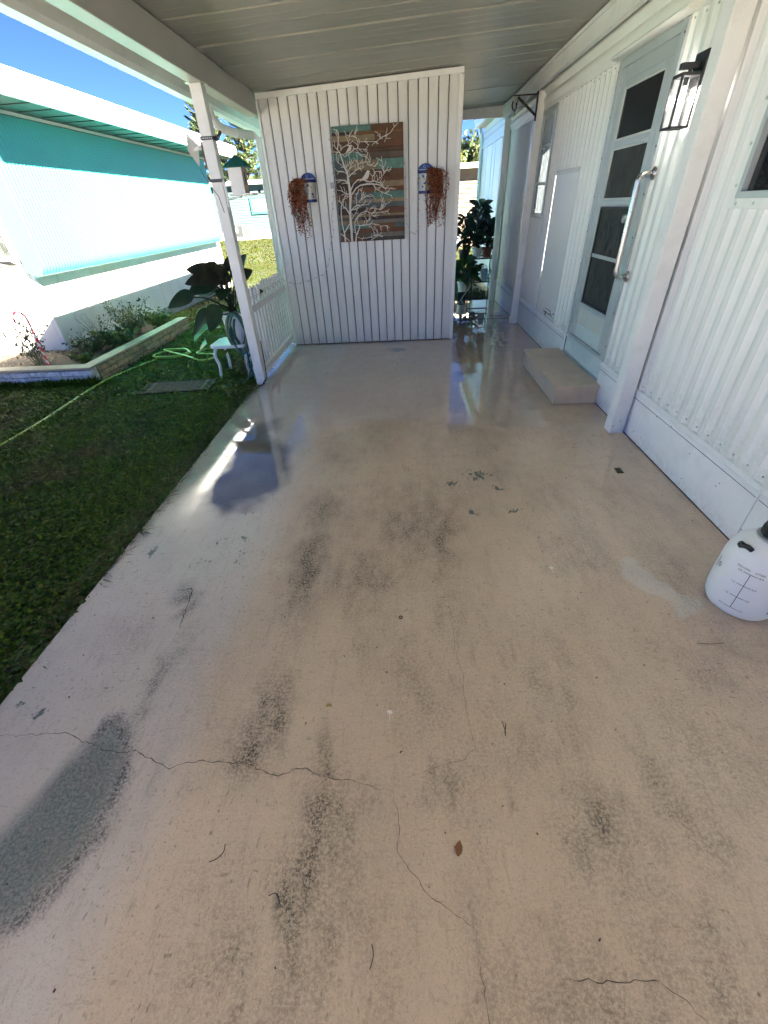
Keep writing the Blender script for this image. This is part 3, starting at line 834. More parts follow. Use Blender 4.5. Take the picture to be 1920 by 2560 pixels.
# smooth patch panel with its hinged cover strip
mb = MB(); mb.box(HX - .002, HX + .01, 5.552, 6.358, .345, 1.80); mb.build('patch_panel', SIDING, HM)
mb = MB(); mb.prism([(HX - .002, 5.56, 1.795), (HX - .018, 5.56, 1.80), (HX - .018, 5.56, 1.812), (HX - .004, 5.56, 1.85)], (0, .80, 0)); mb.build('cover_strip', SIDING, HM)
mb = MB(); mb.box(HX - .012, HX - .003, 5.62, 6.30, 1.856, 1.862)
for yy in (5.66, 5.85, 6.05, 6.24): mb.box(HX - .012, HX - .003, yy, yy + .008, 1.81, 1.856)
mb.build('towel_rail', WHITE, HM)
mb = MB()
for (a, b, c, d) in ((5.62, 6.02, .405, .411), (5.70, 5.95, .448, .452), (5.66, 5.76, .425, .43), (5.55, 5.62, .44, .448), (5.9, 5.93, .37, .42)):
    mb.box(HX - .006, HX - .0022, a, b, c, d)
mb.build('scuff_line', DARKRUST, HM)
# rolled cornice above the siding
mb = MB()
cp_ = [(HX + .02, 2.46), (HX - .022, 2.462), (HX - .028, 2.474), (HX - .024, 2.49), (HX - .03, 2.505), (HX - .045, 2.53), (HX - .05, 2.555), (HX - .042, 2.58), (HX - .03, 2.595), (HX - .034, 2.612), (HX - .055, 2.635), (HX - .06, 2.665), (HX - .05, 2.69), (HX - .03, 2.70), (HX - .03, 2.84), (HX + .02, 2.84)]
for (ya, yb) in ((-3.0, 2.6), (2.602, 6.25), (6.252, 9.44)):
    mb = MB(); mb.prism([(p, ya, q) for p, q in cp_], (0, yb - ya, 0)); mb.build('cornice', SIDING, HM, smooth='auto')
# skirting boards, with a moulded lip
for (ya, yb) in ((-3.0, -.6), (-.597, 1.84), (1.843, 3.93), (5.02, 7.24), (7.243, 9.38)):
    if yb == 3.93: yb = 3.96
    mb = MB(); mb.box(HX - .022, HX - .004, ya, yb, .004, .325); s_ = mb.build('skirting_panel', SKIRT, HM, bevel=.002)
    mb = MB(); mb.prism([(HX - .024, ya, .327), (HX - .036, ya, .335), (HX - .036, ya, .343), (HX - .02, ya, .362), (HX - .004, ya, .366), (HX - .004, ya, .327)], (0, yb - ya, 0)); mb.build('skirting_lip', WHITE, s_)
    mb = MB(); mb.box(HX - .0235, HX - .021, ya + .01, yb - .01, .296, .2985); mb.build('groove', GAP, s_)
mb = MB(); rr = random.Random(5)
for k in range(26):
    yy = rr.uniform(0.0, 3.9); zz_ = rr.uniform(.03, .31); mb.box(HX - .0235, HX - .0225, yy, yy + .006, zz_, zz_ + .006)
mb.build('nail_head', DARKRUST, HM)
TEALW = mat('peeling_pale_teal', (0.58, 0.66, 0.65), .5, var=.12, scale=9, dirt=(.30, .42, .42), dirt_amt=.7, dirt_scale=9)
mb = MB(); mb.box(HX + .002, HX + .012, 3.96, 5.02, .004, .375); mb.build('door_riser', TEALW, HM)
mb = MB(); mb.box(HX - .018, HX + .002, 3.96, 5.02, .17, .185); mb.build('riser_flashing', ALU, HM)
# body shell behind, dark inside
mb = MB(); mb.box(3.2, 3.21, -3, 9.4, 0, 2.8); mb.build('inner_wall', DARKIN, HM)
mb = MB(); mb.box(HX + .02, 3.2, -3, 9.4, .30, .33); mb.build('inner_floor', DARKIN, HM)
mb = MB(); mb.box(HX - .02, 5.6, -3.02, 9.42, 2.845, 3.15); mb.build('roof', GAP, HM)
mb = MB(); mb.box(HX + .02, 5.5, -3.0, -2.98, 0, 2.84); mb.build('end_wall', SIDING, HM)
mb = MB(); mb.box(5.48, 5.5, -3, 9.4, 0, 2.84); mb.build('rear_wall', SIDING, HM)

# door: frame, transom, leaf, panes
DX = HX - .02
def framebox(mb, y0, y1, z0, z1, w, x0, x1):
    mb.box(x0, x1, y0, y0 + w, z0, z1); mb.box(x0, x1, y1 - w, y1, z0, z1)
    mb.box(x0, x1, y0 + w, y1 - w, z0, z0 + w); mb.box(x0, x1, y0 + w, y1 - w, z1 - w, z1)
mb = MB()
for (a, b, c, d) in ((3.93, 4.0, .37, 2.455), (4.88, 4.95, .37, 2.455), (4.0, 4.88, 2.40, 2.455), (4.0, 4.88, .37, .40)): mb.box(DX - .012, HX + .03, a, b, c, d)
for (a, b) in ((4.0, 4.03), (4.85, 4.88)): mb.box(DX - .004, HX + .03, a, b, .40, 2.40)
mb.build('door_frame', ALU, HM, bevel=.003)
mb = MB()
for yy in (3.945, 4.935):
    for zz_ in np.arange(.5, 2.4, .27): mb.box(DX - .0135, DX - .012, yy - .006, yy + .006, zz_ - .006, zz_ + .006)
mb.build('frame_screw', GAP, HM)
door = MB(); lx0, lx1 = DX - .002, DX + .028
door.box(lx0, lx1, 4.032, 4.115, .405, 2.31); door.box(lx0, lx1, 4.765, 4.848, .405, 2.31)
for (c, d) in ((2.272, 2.31), (1.90, 1.945), (1.505, 1.55), (.68, .72)): door.box(lx0, lx1, 4.115, 4.765, c, d)
door.box(lx0 + .012, lx1, 4.115, 4.765, 1.115, 1.145)
door = door.build('door', ALU, HM, bevel=.003)
mb = MB(); mb.box(lx0 + .006, lx1, 4.115, 4.765, .535, .68); mb.build('kick_panel', ALUP, door)
mb = MB(); mb.box(lx0 + .008, lx1, 4.115, 4.765, .405, .533); mb.build('kick_panel', TEALW, door)
mb = MB(); mb.box(DX + .004, HX + .03, 4.03, 4.85, 2.312, 2.40); mb.build('transom_panel', ALU, HM)
for (c, d, mm) in ((1.945, 2.272, PANE), (1.55, 1.90, SCREEN), (1.145, 1.505, SCREEN), (.72, 1.115, SCREEN)):
    mb = MB(); mb.box(lx0 + .014, lx0 + .018, 4.115, 4.765, c, d); mb.build('pane', mm, door)
for (c, d) in ((1.945, 2.272), (1.55, 1.90), (.72, 1.505)):
    mb = MB(); framebox(mb, 4.116, 4.764, c, d, .014, lx0 + .006, lx0 + .013); mb.build('glazing_bead', BLACK if c < 1 else ALUP, door)
mb = MB(); mb.lathe([(0, 0), (.026, .0), (.030, .012), (.026, .03), (.014, .036), (.012, .055), (.034, .058), (.034, .062), (0, .062)], (0, 0, 0), 20)
mb.v = [(DX - .062 + v[2] - .0, 4.082 + v[0], 1.43 + v[1]) for v in mb.v]
mb.build('door_knob', STEEL, door, smooth='auto')
mb = MB(); mb.box(DX - .012, DX - .002, 4.055, 4.110, 1.36, 1.62); mb.build('lock_plate', STEEL, door, bevel=.002)
mb = MB()
dc = [(HX - .02, 2.458), (HX - .085, 2.466), (HX - .098, 2.478), (HX - .085, 2.492), (HX - .055, 2.503), (HX - .02, 2.515)]
mb.prism([(p, 3.86, q) for p, q in dc], (0, 1.14, 0)); mb.build('drip_cap', SIDING, HM, smooth='auto', bevel=.004)
# window by the near post
mb = MB(); framebox(mb, 1.95, 2.935, 1.50, 2.36, .055, HX - .026, HX - .006); mb.build('window_trim', SIDING, HM, bevel=.004)
win = MB(); framebox(win, 2.006, 2.885, 1.545, 2.31, .03, HX - .03, HX + .03); win.box(HX - .02, HX + .02, 2.03, 2.86, 1.90, 1.93)
win = win.build('window', ALU, HM, bevel=.003)
mb = MB(); mb.box(HX + .004, HX + .008, 2.035, 2.856, 1.575, 1.90); mb.build('pane', PANE, win)
mb = MB(); mb.box(HX + .004, HX + .008, 2.035, 2.856, 1.93, 2.28); mb.build('pane', PANE, win)
mb = MB()
for yy in np.arange(2.02, 2.9, .14): mb.lathe([(0, .004), (.007, .003), (.009, 0)], (0, 0, 0), 8); k = len(mb.v) - 24; mb.v[k:] = [(HX - .026 - v[2], yy + v[0], 1.522 + v[1]) for v in mb.v[k:]]
for zz_ in np.arange(1.6, 2.3, .17): mb.lathe([(0, .004), (.007, .003), (.009, 0)], (0, 0, 0), 8); k = len(mb.v) - 24; mb.v[k:] = [(HX - .026 - v[2], 2.91 + v[0], zz_ + v[1]) for v in mb.v[k:]]
mb.build('trim_screw', STEEL, HM)
# narrow louvre window beyond the far post
lw = MB(); framebox(lw, 6.65, 7.235, 1.38, 2.46, .045, HX - .03, HX + .02)
for zz_ in (1.72, 2.09): lw.box(HX - .022, HX + .01, 6.69, 7.19, zz_, zz_ + .03)
lw = lw.build('window', ALU, HM, bevel=.003)
for (c, d) in ((1.425, 1.72), (1.75, 2.09), (2.12, 2.415)):
    mb = MB(); mb.box(HX - .008, HX - .003, 6.695, 7.19, c, d); mb.build('pane', JALGLASS, lw)
# conduit beside the last post
mb = MB(); mb.tube([(1.775, 9.19, .01), (1.775, 9.19, 1.42)], .017, 10); mb.build('conduit', WHITE, HM, smooth=True)

# far extension of the home with smooth panels
EX = thing('home_extension', 'pale blue-white panelled rear extension of the mobile home', 'home extension', (1.9, 9.5, 0))
PALE = mat('pale_panel_paint', (0.70, 0.76, 0.78), .35, var=.05, scale=1.2)
yy = 9.45; k = 0
wid = [.62, .05, .32, .05, .62, .05, .32, .05, .62, .05, .66]
for w in wid:
    mb = MB(); mb.box(1.90 + (.006 if w < .1 else 0), 1.93, yy + .003, yy + w - .003, .02, 2.535); mb.build('wall_panel', PALE, EX)
    yy += w
YE = yy
mb = MB(); mb.box(1.88, 1.93, 9.45, YE, 2.54, 2.60); mb.build('trim_rail', PALE, EX)
for k in range(3):
    z0_ = 2.60 + k * .105
    mb = MB(); mb.prism([(1.90, 9.45, z0_), (1.888, 9.45, z0_), (1.90, 9.45, z0_ + .10), (1.93, 9.45, z0_ + .10)], (0, YE - 9.45, 0)); mb.build('upper_board', PALE, EX)
mb = MB(); mb.box(1.76, 2.0, 9.45, YE + .1, 2.925, 2.95); mb.build('soffit', mat('cream_soffit', (.6, .58, .46), .5), EX)
mb = MB(); mb.prism([(1.70, 9.45, 2.93), (1.72, 9.45, 2.91), (1.76, 9.45, 2.92), (1.76, 9.45, 3.06), (1.69, 9.45, 3.06)], (0, YE + .12 - 9.45, 0)); mb.build('gutter', PALE, EX)
mb = MB(); mb.box(1.69, 4.2, 9.43, YE + .12, 3.062, 3.10); mb.build('roof', GAP, EX)
mb = MB(); mb.tube([(1.86, YE - .05, .05), (1.86, YE - .05, 2.75), (1.80, YE - .03, 2.92)], .04, 10); mb.build('downspout', PALE, EX, smooth=True)
mb = MB(); mb.box(1.93, 4.1, YE - .02, YE, .02, 3.06); mb.build('end_wall', PALE, EX)
mb = MB(); mb.box(1.80, 1.90, 9.43, 9.45, .02, 3.06); mb.build('return_wall', PALE, EX)

# ------------------------------------------------------------------ neighbour's mobile home with turquoise shutter
NW = mat('neighbour_white', (0.76, 0.75, 0.71), .5, var=.05, scale=1.5, dirt=(.62, .55, .36), dirt_amt=.45, dirt_scale=.9)
NWG = mat('neighbour_white_trim', (0.78, 0.78, 0.76), .45, var=.05, scale=3)
AQUA = mat('turquoise_aluminium', (0.050, 0.46, 0.42), .42, var=.07, scale=1.2, dirt=(.05, .50, .36), dirt_amt=.5, dirt_scale=.8)
NGREY = mat('weathered_grey_soffit', (.13, .13, .115), .7, var=.2, scale=6, dirt=(.1, .1, .09), dirt_amt=.5)
FOOT = mat('stained_footing', (.40, .39, .36), .9, var=.2, scale=6, dirt=(.10, .10, .09), dirt_amt=.7, bump=.4)
NX, NY0, NY1 = -5.0, 6.33, 13.5
NB = thing('neighbouring_mobile_home', 'white neighbouring mobile home with a turquoise storm shutter', 'mobile home', (NX, NY0, 0))
# lower side wall: separate grooved boards
yy = NY0 + .02; r_ = random.Random(8)
while yy < NY1 - .05:
    y1 = min(yy + .405, NY1)
    mb = MB(); mb.box(NX - .03, NX, yy + .006, y1 - .006, .09, 2.74); mb.build('wall_board', NW, NB, bevel=.003)
    yy = y1
mb = MB(); mb.box(NX - .06, NX - .032, NY0 + .02, NY1, .09, 2.74); mb.build('wall_core', BACK, NB)
# end wall facing the camera
xx = NX - .03
while xx > -9.4:
    x1 = xx - .405
    z1 = 1.20 if (xx > -6.9) else 2.74
    mb = MB(); mb.box(x1 + .006, xx - .006, NY0, NY0 + .03, .09, z1); mb.build('end_board', NW, NB, bevel=.003)
    if z1 < 2: 
        mb = MB(); mb.box(x1 + .006, xx - .006, NY0, NY0 + .03, 2.42, 2.74); mb.build('end_board', NW, NB, bevel=.003)
    xx = x1
mb = MB(); mb.box(-9.4, NX - .03, NY0 + .032, NY0 + .05, .09, 1.20); mb.box(-9.4, NX - .03, NY0 + .032, NY0 + .05, 2.42, 2.74); mb.box(-9.4, -7.0, NY0 + .032, NY0 + .05, 1.20, 2.42)
mb.build('end_core', BACK, NB)
mb = MB(); mb.box(NX - .045, NX + .012, NY0 - .012, NY0 + .045, .09, 2.74); mb.build('corner_trim', NWG, NB, bevel=.004)
mb = MB(); mb.box(NX - .09, NX - .06, NY0 - .008, NY0 - .001, .09, 2.74); mb.build('trim_strip', NWG, NB)
# end window with frame and sill
win = MB(); framebox2 = None
wx0, wx1, wz0, wz1 = -6.95, -5.11, 1.24, 2.40
for (a, b, c, d) in ((wx0, wx0 + .06, wz0, wz1), (wx1 - .06, wx1, wz0, wz1), (wx0 + .06, wx1 - .06, wz0, wz0 + .05), (wx0 + .06, wx1 - .06, wz1 - .05, wz1), (-6.11, -6.06, wz0 + .05, wz1 - .05)):
    win.box(a, b, NY0 - .02, NY0 + .05, c, d)
win = win.build('window', NWG, NB, bevel=.003)
mb = MB(); mb.box(wx0 + .06, -6.11, NY0 + .02, NY0 + .026, wz0 + .05, wz1 - .05); mb.build('pane', SCREEN, win)
mb = MB(); mb.box(-6.06, wx1 - .06, NY0 + .02, NY0 + .026, wz0 + .05, wz1 - .05); mb.build('pane', SCREEN, win)
mb = MB(); mb.box(wx0 - .03, wx1 + .03, NY0 - .05, NY0 - .001, wz0 - .045, wz0 - .004); mb.build('sill', NGREY, win)
# awning arms in front of the end window
for a, b in (((-5.07, NY0 - .06, 1.20), (-5.80, NY0 - .40, 1.72)), ((-5.07, NY0 - .06, 1.18), (-5.95, NY0 - .08, .55))):
    mb = MB(); mb.bar(a, b, .035, .02); mb.build('awning_arm', NWG, NB)
# footing
mb = MB(); mb.box(NX - .10, NX + .10, NY0 - .10, NY1, LAWN_Z, .085); mb.box(-9.4, NX - .10, NY0 - .10, NY0 + .05, LAWN_Z, .085); mb.build('footing', FOOT, NB, bevel=.008)
# storm shutter: corrugated sheet rolled under at the foot, flat end caps
AX = -4.74; AZ0, AZ1 = 1.05, 2.70
prof = [(AX - .02, AZ1), (AX, AZ0 + .22)]
for k in range(9):
    t = k / 8 * math.pi / 2 * 1.6
    prof.append((AX - .12 + .12 * math.cos(t), AZ0 + .13 - .13 * math.sin(t)))
A0, A1, pitch = 6.22, 13.05, .062
nyy = int((A1 - A0) / pitch * 8); Y = np.linspace(A0 + .03, A1 - .03, nyy)
P = np.array(prof); tn = np.gradient(P, axis=0); tn /= np.linalg.norm(tn, axis=1)[:, None]; nr = np.stack([-tn[:, 1], tn[:, 0]], 1)
nr[nr[:, 0] < -.9] *= -1
amp = .009
off = amp * (np.abs(np.cos(np.pi * (Y - A0) / pitch)) - .5)
V = np.zeros((len(P), nyy, 3))
for i in range(len(P)):
    V[i, :, 0] = P[i, 0] + nr[i, 0] * off; V[i, :, 1] = Y; V[i, :, 2] = P[i, 1] + nr[i, 1] * off
idx = (np.arange(len(P) - 1)[:, None] * nyy + np.arange(nyy - 1)[None, :]).ravel()
SHT = arr_mesh('storm_shutter', V.reshape(-1, 3), np.stack([idx, idx + 1, idx + nyy + 1, idx + nyy], 1), AQUA, NB, smooth=True)
for (ya, yb) in ((A0, A0 + .03), (A1 - .03, A1)):
    cap = [(p, ya, q) for p, q in prof] + [(NX + .014, ya, AZ0 + .06), (NX + .014, ya, AZ1)]
    mb = MB(); mb.prism(cap, (0, yb - ya, 0)); mb.build('end_cap', AQUA, SHT)
mb = MB(); rr = random.Random(4)
for k in range(70): 
    yv = A0 + .1 + k * .095; mb.box(AX + .003, AX + .006, yv, yv + .007, 1.98, 1.987)
mb.build('rivet', AQUA, SHT)
# rail and soffit over the shutter, deep white fascia
mb = MB(); mb.box(NX + .002, AX + .03, NY0 - .1, NY1, 2.705, 2.735); mb.build('shutter_rail', NWG, NB)
mb = MB(); mb.box(-9.6, -4.14, NY0 - .5, NY1 + .1, 2.742, 2.755); mb.build('soffit', NGREY, NB)
mb = MB(); mb.box(NX + .20, NX + .26, NY0 - .1, NY1, 2.70, 2.741); mb.build('soffit_batten', NGREY, NB)
mb = MB()
for k in range(18):
    yv = NY0 - .3 + k * .42; mb.box(-4.66, -4.15, yv, yv + .012, 2.734, 2.7415)
mb.build("soffit_seam", GAP, NB)["kind"] = "stuff"
for k in range(4):
    z0_ = 2.722 + k * .056
    mb = MB(); mb.box(-4.14 + k * .006, -4.10 + k * .006, NY0 - .52, NY1 + .12, z0_, z0_ + .043); mb.build('fascia_board', NWG, NB, bevel=.006)
mb = MB(); mb.box(-4.135, -4.108, NY0 - .5, NY1 + .1, 2.74, 2.94); mb.build('fascia_core', BACK, NB)
mb = MB(); mb.prism([(-4.09, NY0 - .52, 2.945), (-9.6, NY0 - .52, 3.15), (-9.6, NY0 - .52, 3.17), (-4.09, NY0 - .52, 2.965)], (0, NY1 - NY0 + .64, 0)); mb.build('roof', NWG, NB)
mb = MB(); mb.box(-9.4, NX - .06, NY1 - .03, NY1, .09, 2.74); mb.build('rear_wall', NWG, NB)
mb = MB(); mb.box(-9.4, -9.37, NY0, NY1, .09, 2.74); mb.build('far_wall', NWG, NB)
mb = MB(); mb.box(-8.0, -5.3, NY0 + 1.0, NY0 + 1.02, .1, 2.7); mb.build('inner_wall', DARKIN, NB)

# ------------------------------------------------------------------ far houses
def lap_house(name, label, x0, x1, y, ztop, nb, zbase, boardm, trimm, rooft):
    H = thing(name, label, 'house', ((x0 + x1) / 2, y, LAWN_Z))
    bh = (ztop - zbase) / nb
    for k in range(nb):
        z0_ = zbase + k * bh
        mb = MB(); mb.prism([(x0, y, z0_), (x0, y - .05, z0_), (x0, y - .012, z0_ + bh), (x0, y, z0_ + bh)], (x1 - x0, 0, 0)); mb.build('lap_board', boardm, H)
    mb = MB(); mb.box(x0, x1, y + .001, y + 6, LAWN_Z, ztop); mb.build('wall_core', boardm, H)
    mb = MB(); mb.box(x0 - .3, x1 + .3, y - .5, y - .42, ztop, ztop + rooft); mb.build('fascia', trimm, H)
    mb = MB(); mb.box(x0 - .3, x1 + .3, y - .43, y - .40, ztop + rooft * .55, ztop + rooft * 1.0); mb.prism([(x0 - .3, y - .42, ztop + .01), (x0 - .3, y + 6.2, ztop + .01), (x0 - .3, y + 6.2, ztop + rooft), (x0 - .3, y + 2.8, ztop + rooft * 1.6), (x0 - .3, y - .42, ztop + rooft)], (x1 - x0 + .6, 0, 0)); mb.build('roof', trimm, H)
    return H
TEAL = mat('pale_aqua_lap', (.050, .088, .085), .55, var=.06, scale=1)
TAN = mat('tan_lap', (.15, .105, .068), .6, var=.06, scale=1)
TH = lap_house('lap_sided_house', 'aqua lap-sided house far behind the bird feeder', -17.5, -5.5, 40.0, 3.38, 17, .50, TEAL, NWG, .25)
xx = -17.5
k = 0
while xx < -5.6:
    mb = MB(); mb.box(xx + .015, xx + .185, 39.93, 39.97, LAWN_Z, .49); mb.build('skirting_board', NWG, TH); xx += .2
win = MB()
for (a, b, c, d) in ((-11.68, -11.53, 1.55, 2.62), (-9.45, -9.30, 1.55, 2.62), (-11.53, -9.45, 1.55, 1.72), (-11.53, -9.45, 2.52, 2.62)): win.box(a, b, 39.87, 39.96, c, d)
win = win.build('window', mat('teal_trim', (.03, .14, .13), .5), TH)
mb = MB(); mb.box(-11.53, -9.45, 39.90, 39.915, 1.72, 2.52); mb.build('blind', mat('pale_blind', (.22, .23, .25), .6), win)
ac = thing('air_conditioner', 'grey air conditioning unit beside the aqua lap-sided house', 'air conditioner', (-12.4, 39.3, LAWN_Z))
ACM = mat('ac_grey', (.05, .06, .06), .5, var=.1)
mb = MB(); mb.box(-13.2, -11.65, 38.9, 39.7, .06, .93); mb.build('cabinet', ACM, ac, bevel=.03)
mb = MB(); mb.box(-13.3, -11.55, 38.8, 39.75, LAWN_Z, .06); mb.build('pad', CONC, ac)
mb = MB()
for k in range(9): mb.box(-13.1 + k * .08, -13.06 + k * .08, 38.885, 38.899, .2, .85)
mb.build('grille', GAP, ac)
mb = MB(); mb.box(-12.35, -12.32, 38.885, 38.899, .1, .9); mb.box(-12.05, -11.80, 38.885, 38.899, .6, .75); mb.box(-12.9, -12.75, 38.884, 38.8845, .45, .8); mb.build('panel_seam', NWG, ac)
TN = lap_house('tan_lap_house', 'tan lap-sided house with white fascia beyond the right passage', 1.4, 12.0, 22.0, 2.66, 16, .15, TAN, NWG, .16)
# parked car glimpsed past the shed corner
CAR = thing('parked_car', 'blue-grey parked car glimpsed past the right edge of the shed', 'car', (1.2, 19.0, LAWN_Z))
CARM = mat('car_paint', (.32, .40, .50), .25, .3, var=.03)
body = [(-.9, .28), (-.9, .62), (-.75, .82), (.15, .90), (.75, 1.38), (2.05, 1.42), (2.7, .95), (3.2, .88), (3.25, .45), (3.1, .28)]
mb = MB(); mb.prism([(-1.15 + p, 18.2, LAWN_Z + q) for p, q in body], (0, 1.7, 0)); cb = mb.build('body', CARM, CAR, bevel=.06, seg=2, smooth='auto')
mb = MB(); mb.prism([(-1.15 + p, 18.19, LAWN_Z + q) for p, q in ((.35, .94), (.85, 1.32), (1.35, 1.34), (1.35, .94))], (0, .012, 0)); mb.build('side_window', BLACK, CAR)
mb = MB(); mb.prism([(-1.15 + p, 18.19, LAWN_Z + q) for p, q in ((1.42, .94), (1.42, 1.34), (2.0, 1.35), (2.45, .98))], (0, .012, 0)); mb.build('side_window', BLACK, CAR)
for cx in (-.25, 2.45):
    for cy in (18.17, 19.73):
        mb = MB(); mb.lathe([(0, 0), (.30, 0), (.33, .03), (.33, .17), (.30, .2), (0, .2)], (0, 0, 0), 20); mb.v = [(-1.15 + cx + v[0], cy + v[2], LAWN_Z + .33 + v[1]) for v in mb.v]
        wh = mb.build('wheel', BLACK, CAR)
        mb = MB(); mb.lathe([(0, -.005), (.19, -.005), (.2, .0)], (0, 0, 0), 16); mb.v = [(-1.15 + cx + v[0], cy + v[2], LAWN_Z + .33 + v[1]) for v in mb.v]; mb.build('rim', STEEL, wh)

# ------------------------------------------------------------------ trees
BARK = mat('bark', (.10, .075, .055), .95, var=.3, scale=12, bump=.6, bump_scale=20)
NEED = vcol_mat('needle_leaf', .7, trans=.15)
LEAFM = vcol_mat('tree_leaf', .6, trans=.25)
def pine(x, y, h, spread, seed, label):
    rng = np.random.default_rng(seed)
    T = thing('norfolk_pine', label, 'tree', (x, y, LAWN_Z), 'pines behind the aqua house')
    mb = MB(); mb.tube([(x, y, LAWN_Z), (x + .05, y, h * .5), (x, y, h)], [.22, .14, .03], 8); mb.build('trunk', BARK, T, smooth=True)
    pts, dirs, lim = [], [], MB()
    z = 1.6
    while z < h - .3:
        f = 1 - (z / h); L = spread * (.25 + .85 * f ** .75)
        nb = 7
        for k in range(nb):
            az = 2 * math.pi * k / nb + rng.uniform(-.25, .25) + z; d = np.array([math.cos(az), math.sin(az), 0]); Lk = L * rng.uniform(.7, 1.1)
            path = [np.array([x, y, z + rng.uniform(-.15, .15)]) + d * Lk * t + np.array([0, 0, Lk * (-.10 * t + .45 * t ** 3)]) for t in np.linspace(0, 1, 8)]
            lim.tube(path, [.035 * (1 - t) + .006 for t in np.linspace(0, 1, 8)], 4)
            for t in np.linspace(.12, 1, int(10 + 22 * Lk)):
                c = np.array([x, y, z]) + d * Lk * t + np.array([0, 0, Lk * (-.10 * t + .45 * t ** 3)])
                sd = np.array([-d[1], d[0], 0])
                for s_ in (-1, 1):
                    fl = sd * s_ * .8 + d * .6 + np.array([0, 0, .5])
                    for q in range(2):
                        pts.append(c + fl * rng.uniform(.05, .16) + rng.normal(size=3) * .02); dirs.append(fl)
        z += .42 + .10 * rng.random()
    lim.build('branch', BARK, T)
    v, f_, t_ = leaves_at(np.array(pts), .34, [(.05, .085, .03), (.075, .11, .035), (.11, .13, .04), (.035, .06, .025)], rng, .35, .28, np.array(dirs))
    arr_mesh('crown', v, f_, NEED, T, tint=t_)
    return T
pine(-16.0, 46.0, 10.6, 2.4, 1, 'tall left-hand pine with tiered branches behind the bird feeder')
pine(-12.6, 44.0, 7.9, 2.3, 2, 'shorter right-hand pine with tiered branches beside the shed wall')
def bush(name, label, cat, x, y, z, rx, ry, rz, n, size, tints, seed, trunk=True, group=None):
    rng = np.random.default_rng(seed)
    T = thing(name, label, cat, (x, y, LAWN_Z), group)
    V, F, Tn, k = [], [], [], 0
    lim = MB()
    for j in range(7):
        o = rng.normal(size=3) * .38; c = np.array([x, y, z]) + o * np.array([rx, ry, rz])
        v, f_, t_ = leaf_cloud(n // 7, c, np.array([rx, ry, rz]) * rng.uniform(.45, .7), size, tints, rng)
        V.append(v); F.append(f_ + k); Tn.append(t_ * rng.uniform(.75, 1.2)); k += len(v)
        lim.tube([(x, y, LAWN_Z), (x + o[0] * rx * .3, y + o[1] * ry * .3, z * .5), tuple(c)], [.12, .08, .03], 6)
    lim.build('trunk', BARK, T)
    arr_mesh('crown', np.concatenate(V), np.concatenate(F), LEAFM, T, tint=np.concatenate(Tn))
    return T
bush('bushy_tree', 'bright green bushy tree above the tan house roof', 'tree', 3.0, 31.0, 2.9, 1.2, 1.2, 1.3, 3500, .24, [(.11, .15, .03), (.17, .19, .04), (.06, .10, .025)], 5)
bush('bushy_tree', 'dark feathery tree rising between the bright trees over the tan house', 'tree', 4.3, 33.0, 3.4, 1.3, 1.2, 1.5, 3000, .30, [(.04, .065, .02), (.06, .085, .03)], 6)
bush('bushy_tree', 'olive tree at the right end above the tan house roof', 'tree', 5.6, 31.5, 3.0, 1.3, 1.2, 1.4, 3000, .24, [(.10, .11, .04), (.14, .14, .05), (.05, .08, .025)], 7)
bush('garden_bush', 'yellow-green bush peeking over the aqua house roof', 'bush', -10.0, 49.0, 2.6, 2.2, 1.5, 1.9, 2600, .35, [(.16, .17, .04), (.10, .13, .03)], 8)

# ------------------------------------------------------------------ door step
STEPM = mat('step_paint', (.62, .48, .35), .34, var=.07, scale=4, dirt=(.28, .21, .14), dirt_amt=.5, dirt_scale=5, bump=.12, bump_scale=50)
ST_ = thing('door_step', 'beige painted wooden step below the storm door', 'step', (1.6, 4.5, 0))
mb = MB(); mb.box(1.385, 1.792, 3.855, 5.125, .150, .178); mb.build('tread', STEPM, ST_, bevel=.005, seg=2)
mb = MB(); mb.box(1.405, 1.425, 3.875, 5.105, .003, .148); mb.build('riser', STEPM, ST_)
mb = MB(); mb.box(1.4255, 1.790, 3.875, 3.895, .003, .148); mb.build('side_board', STEPM, ST_)
mb = MB(); mb.box(1.4255, 1.790, 5.085, 5.105, .003, .148); mb.build('side_board', STEPM, ST_)

# ------------------------------------------------------------------ grab bar
GB = thing('grab_bar', 'stainless steel grab bar fixed beside the storm door', 'grab bar', (1.80, 3.92, 1.05))
pts = [(1.80, 3.915, 1.70)]
def arc(c, r, a0, a1, n=6): return [(c[0] + r * math.cos(math.radians(a0 + (a1 - a0) * i / n)), 3.915, c[1] + r * math.sin(math.radians(a0 + (a1 - a0) * i / n))) for i in range(n + 1)]
pts = [(1.80, 3.915, 1.70)] + arc((1.755, 1.655), .045, 90, 180) + arc((1.755, 1.095), .045, 180, 270) + [(1.80, 3.915, 1.05)]
mb = MB(); mb.tube(pts, .019, 14); mb.build('bar', STEEL, GB, smooth=True)
for z_ in (1.70, 1.05):
    mb = MB(); mb.lathe([(0, .012), (.034, .010), (.040, 0)], (0, 0, 0), 18); mb.v = [(1.805 - v[2], 3.915 + v[0], z_ + v[1]) for v in mb.v]; mb.build('flange', STEEL, GB, smooth=True)

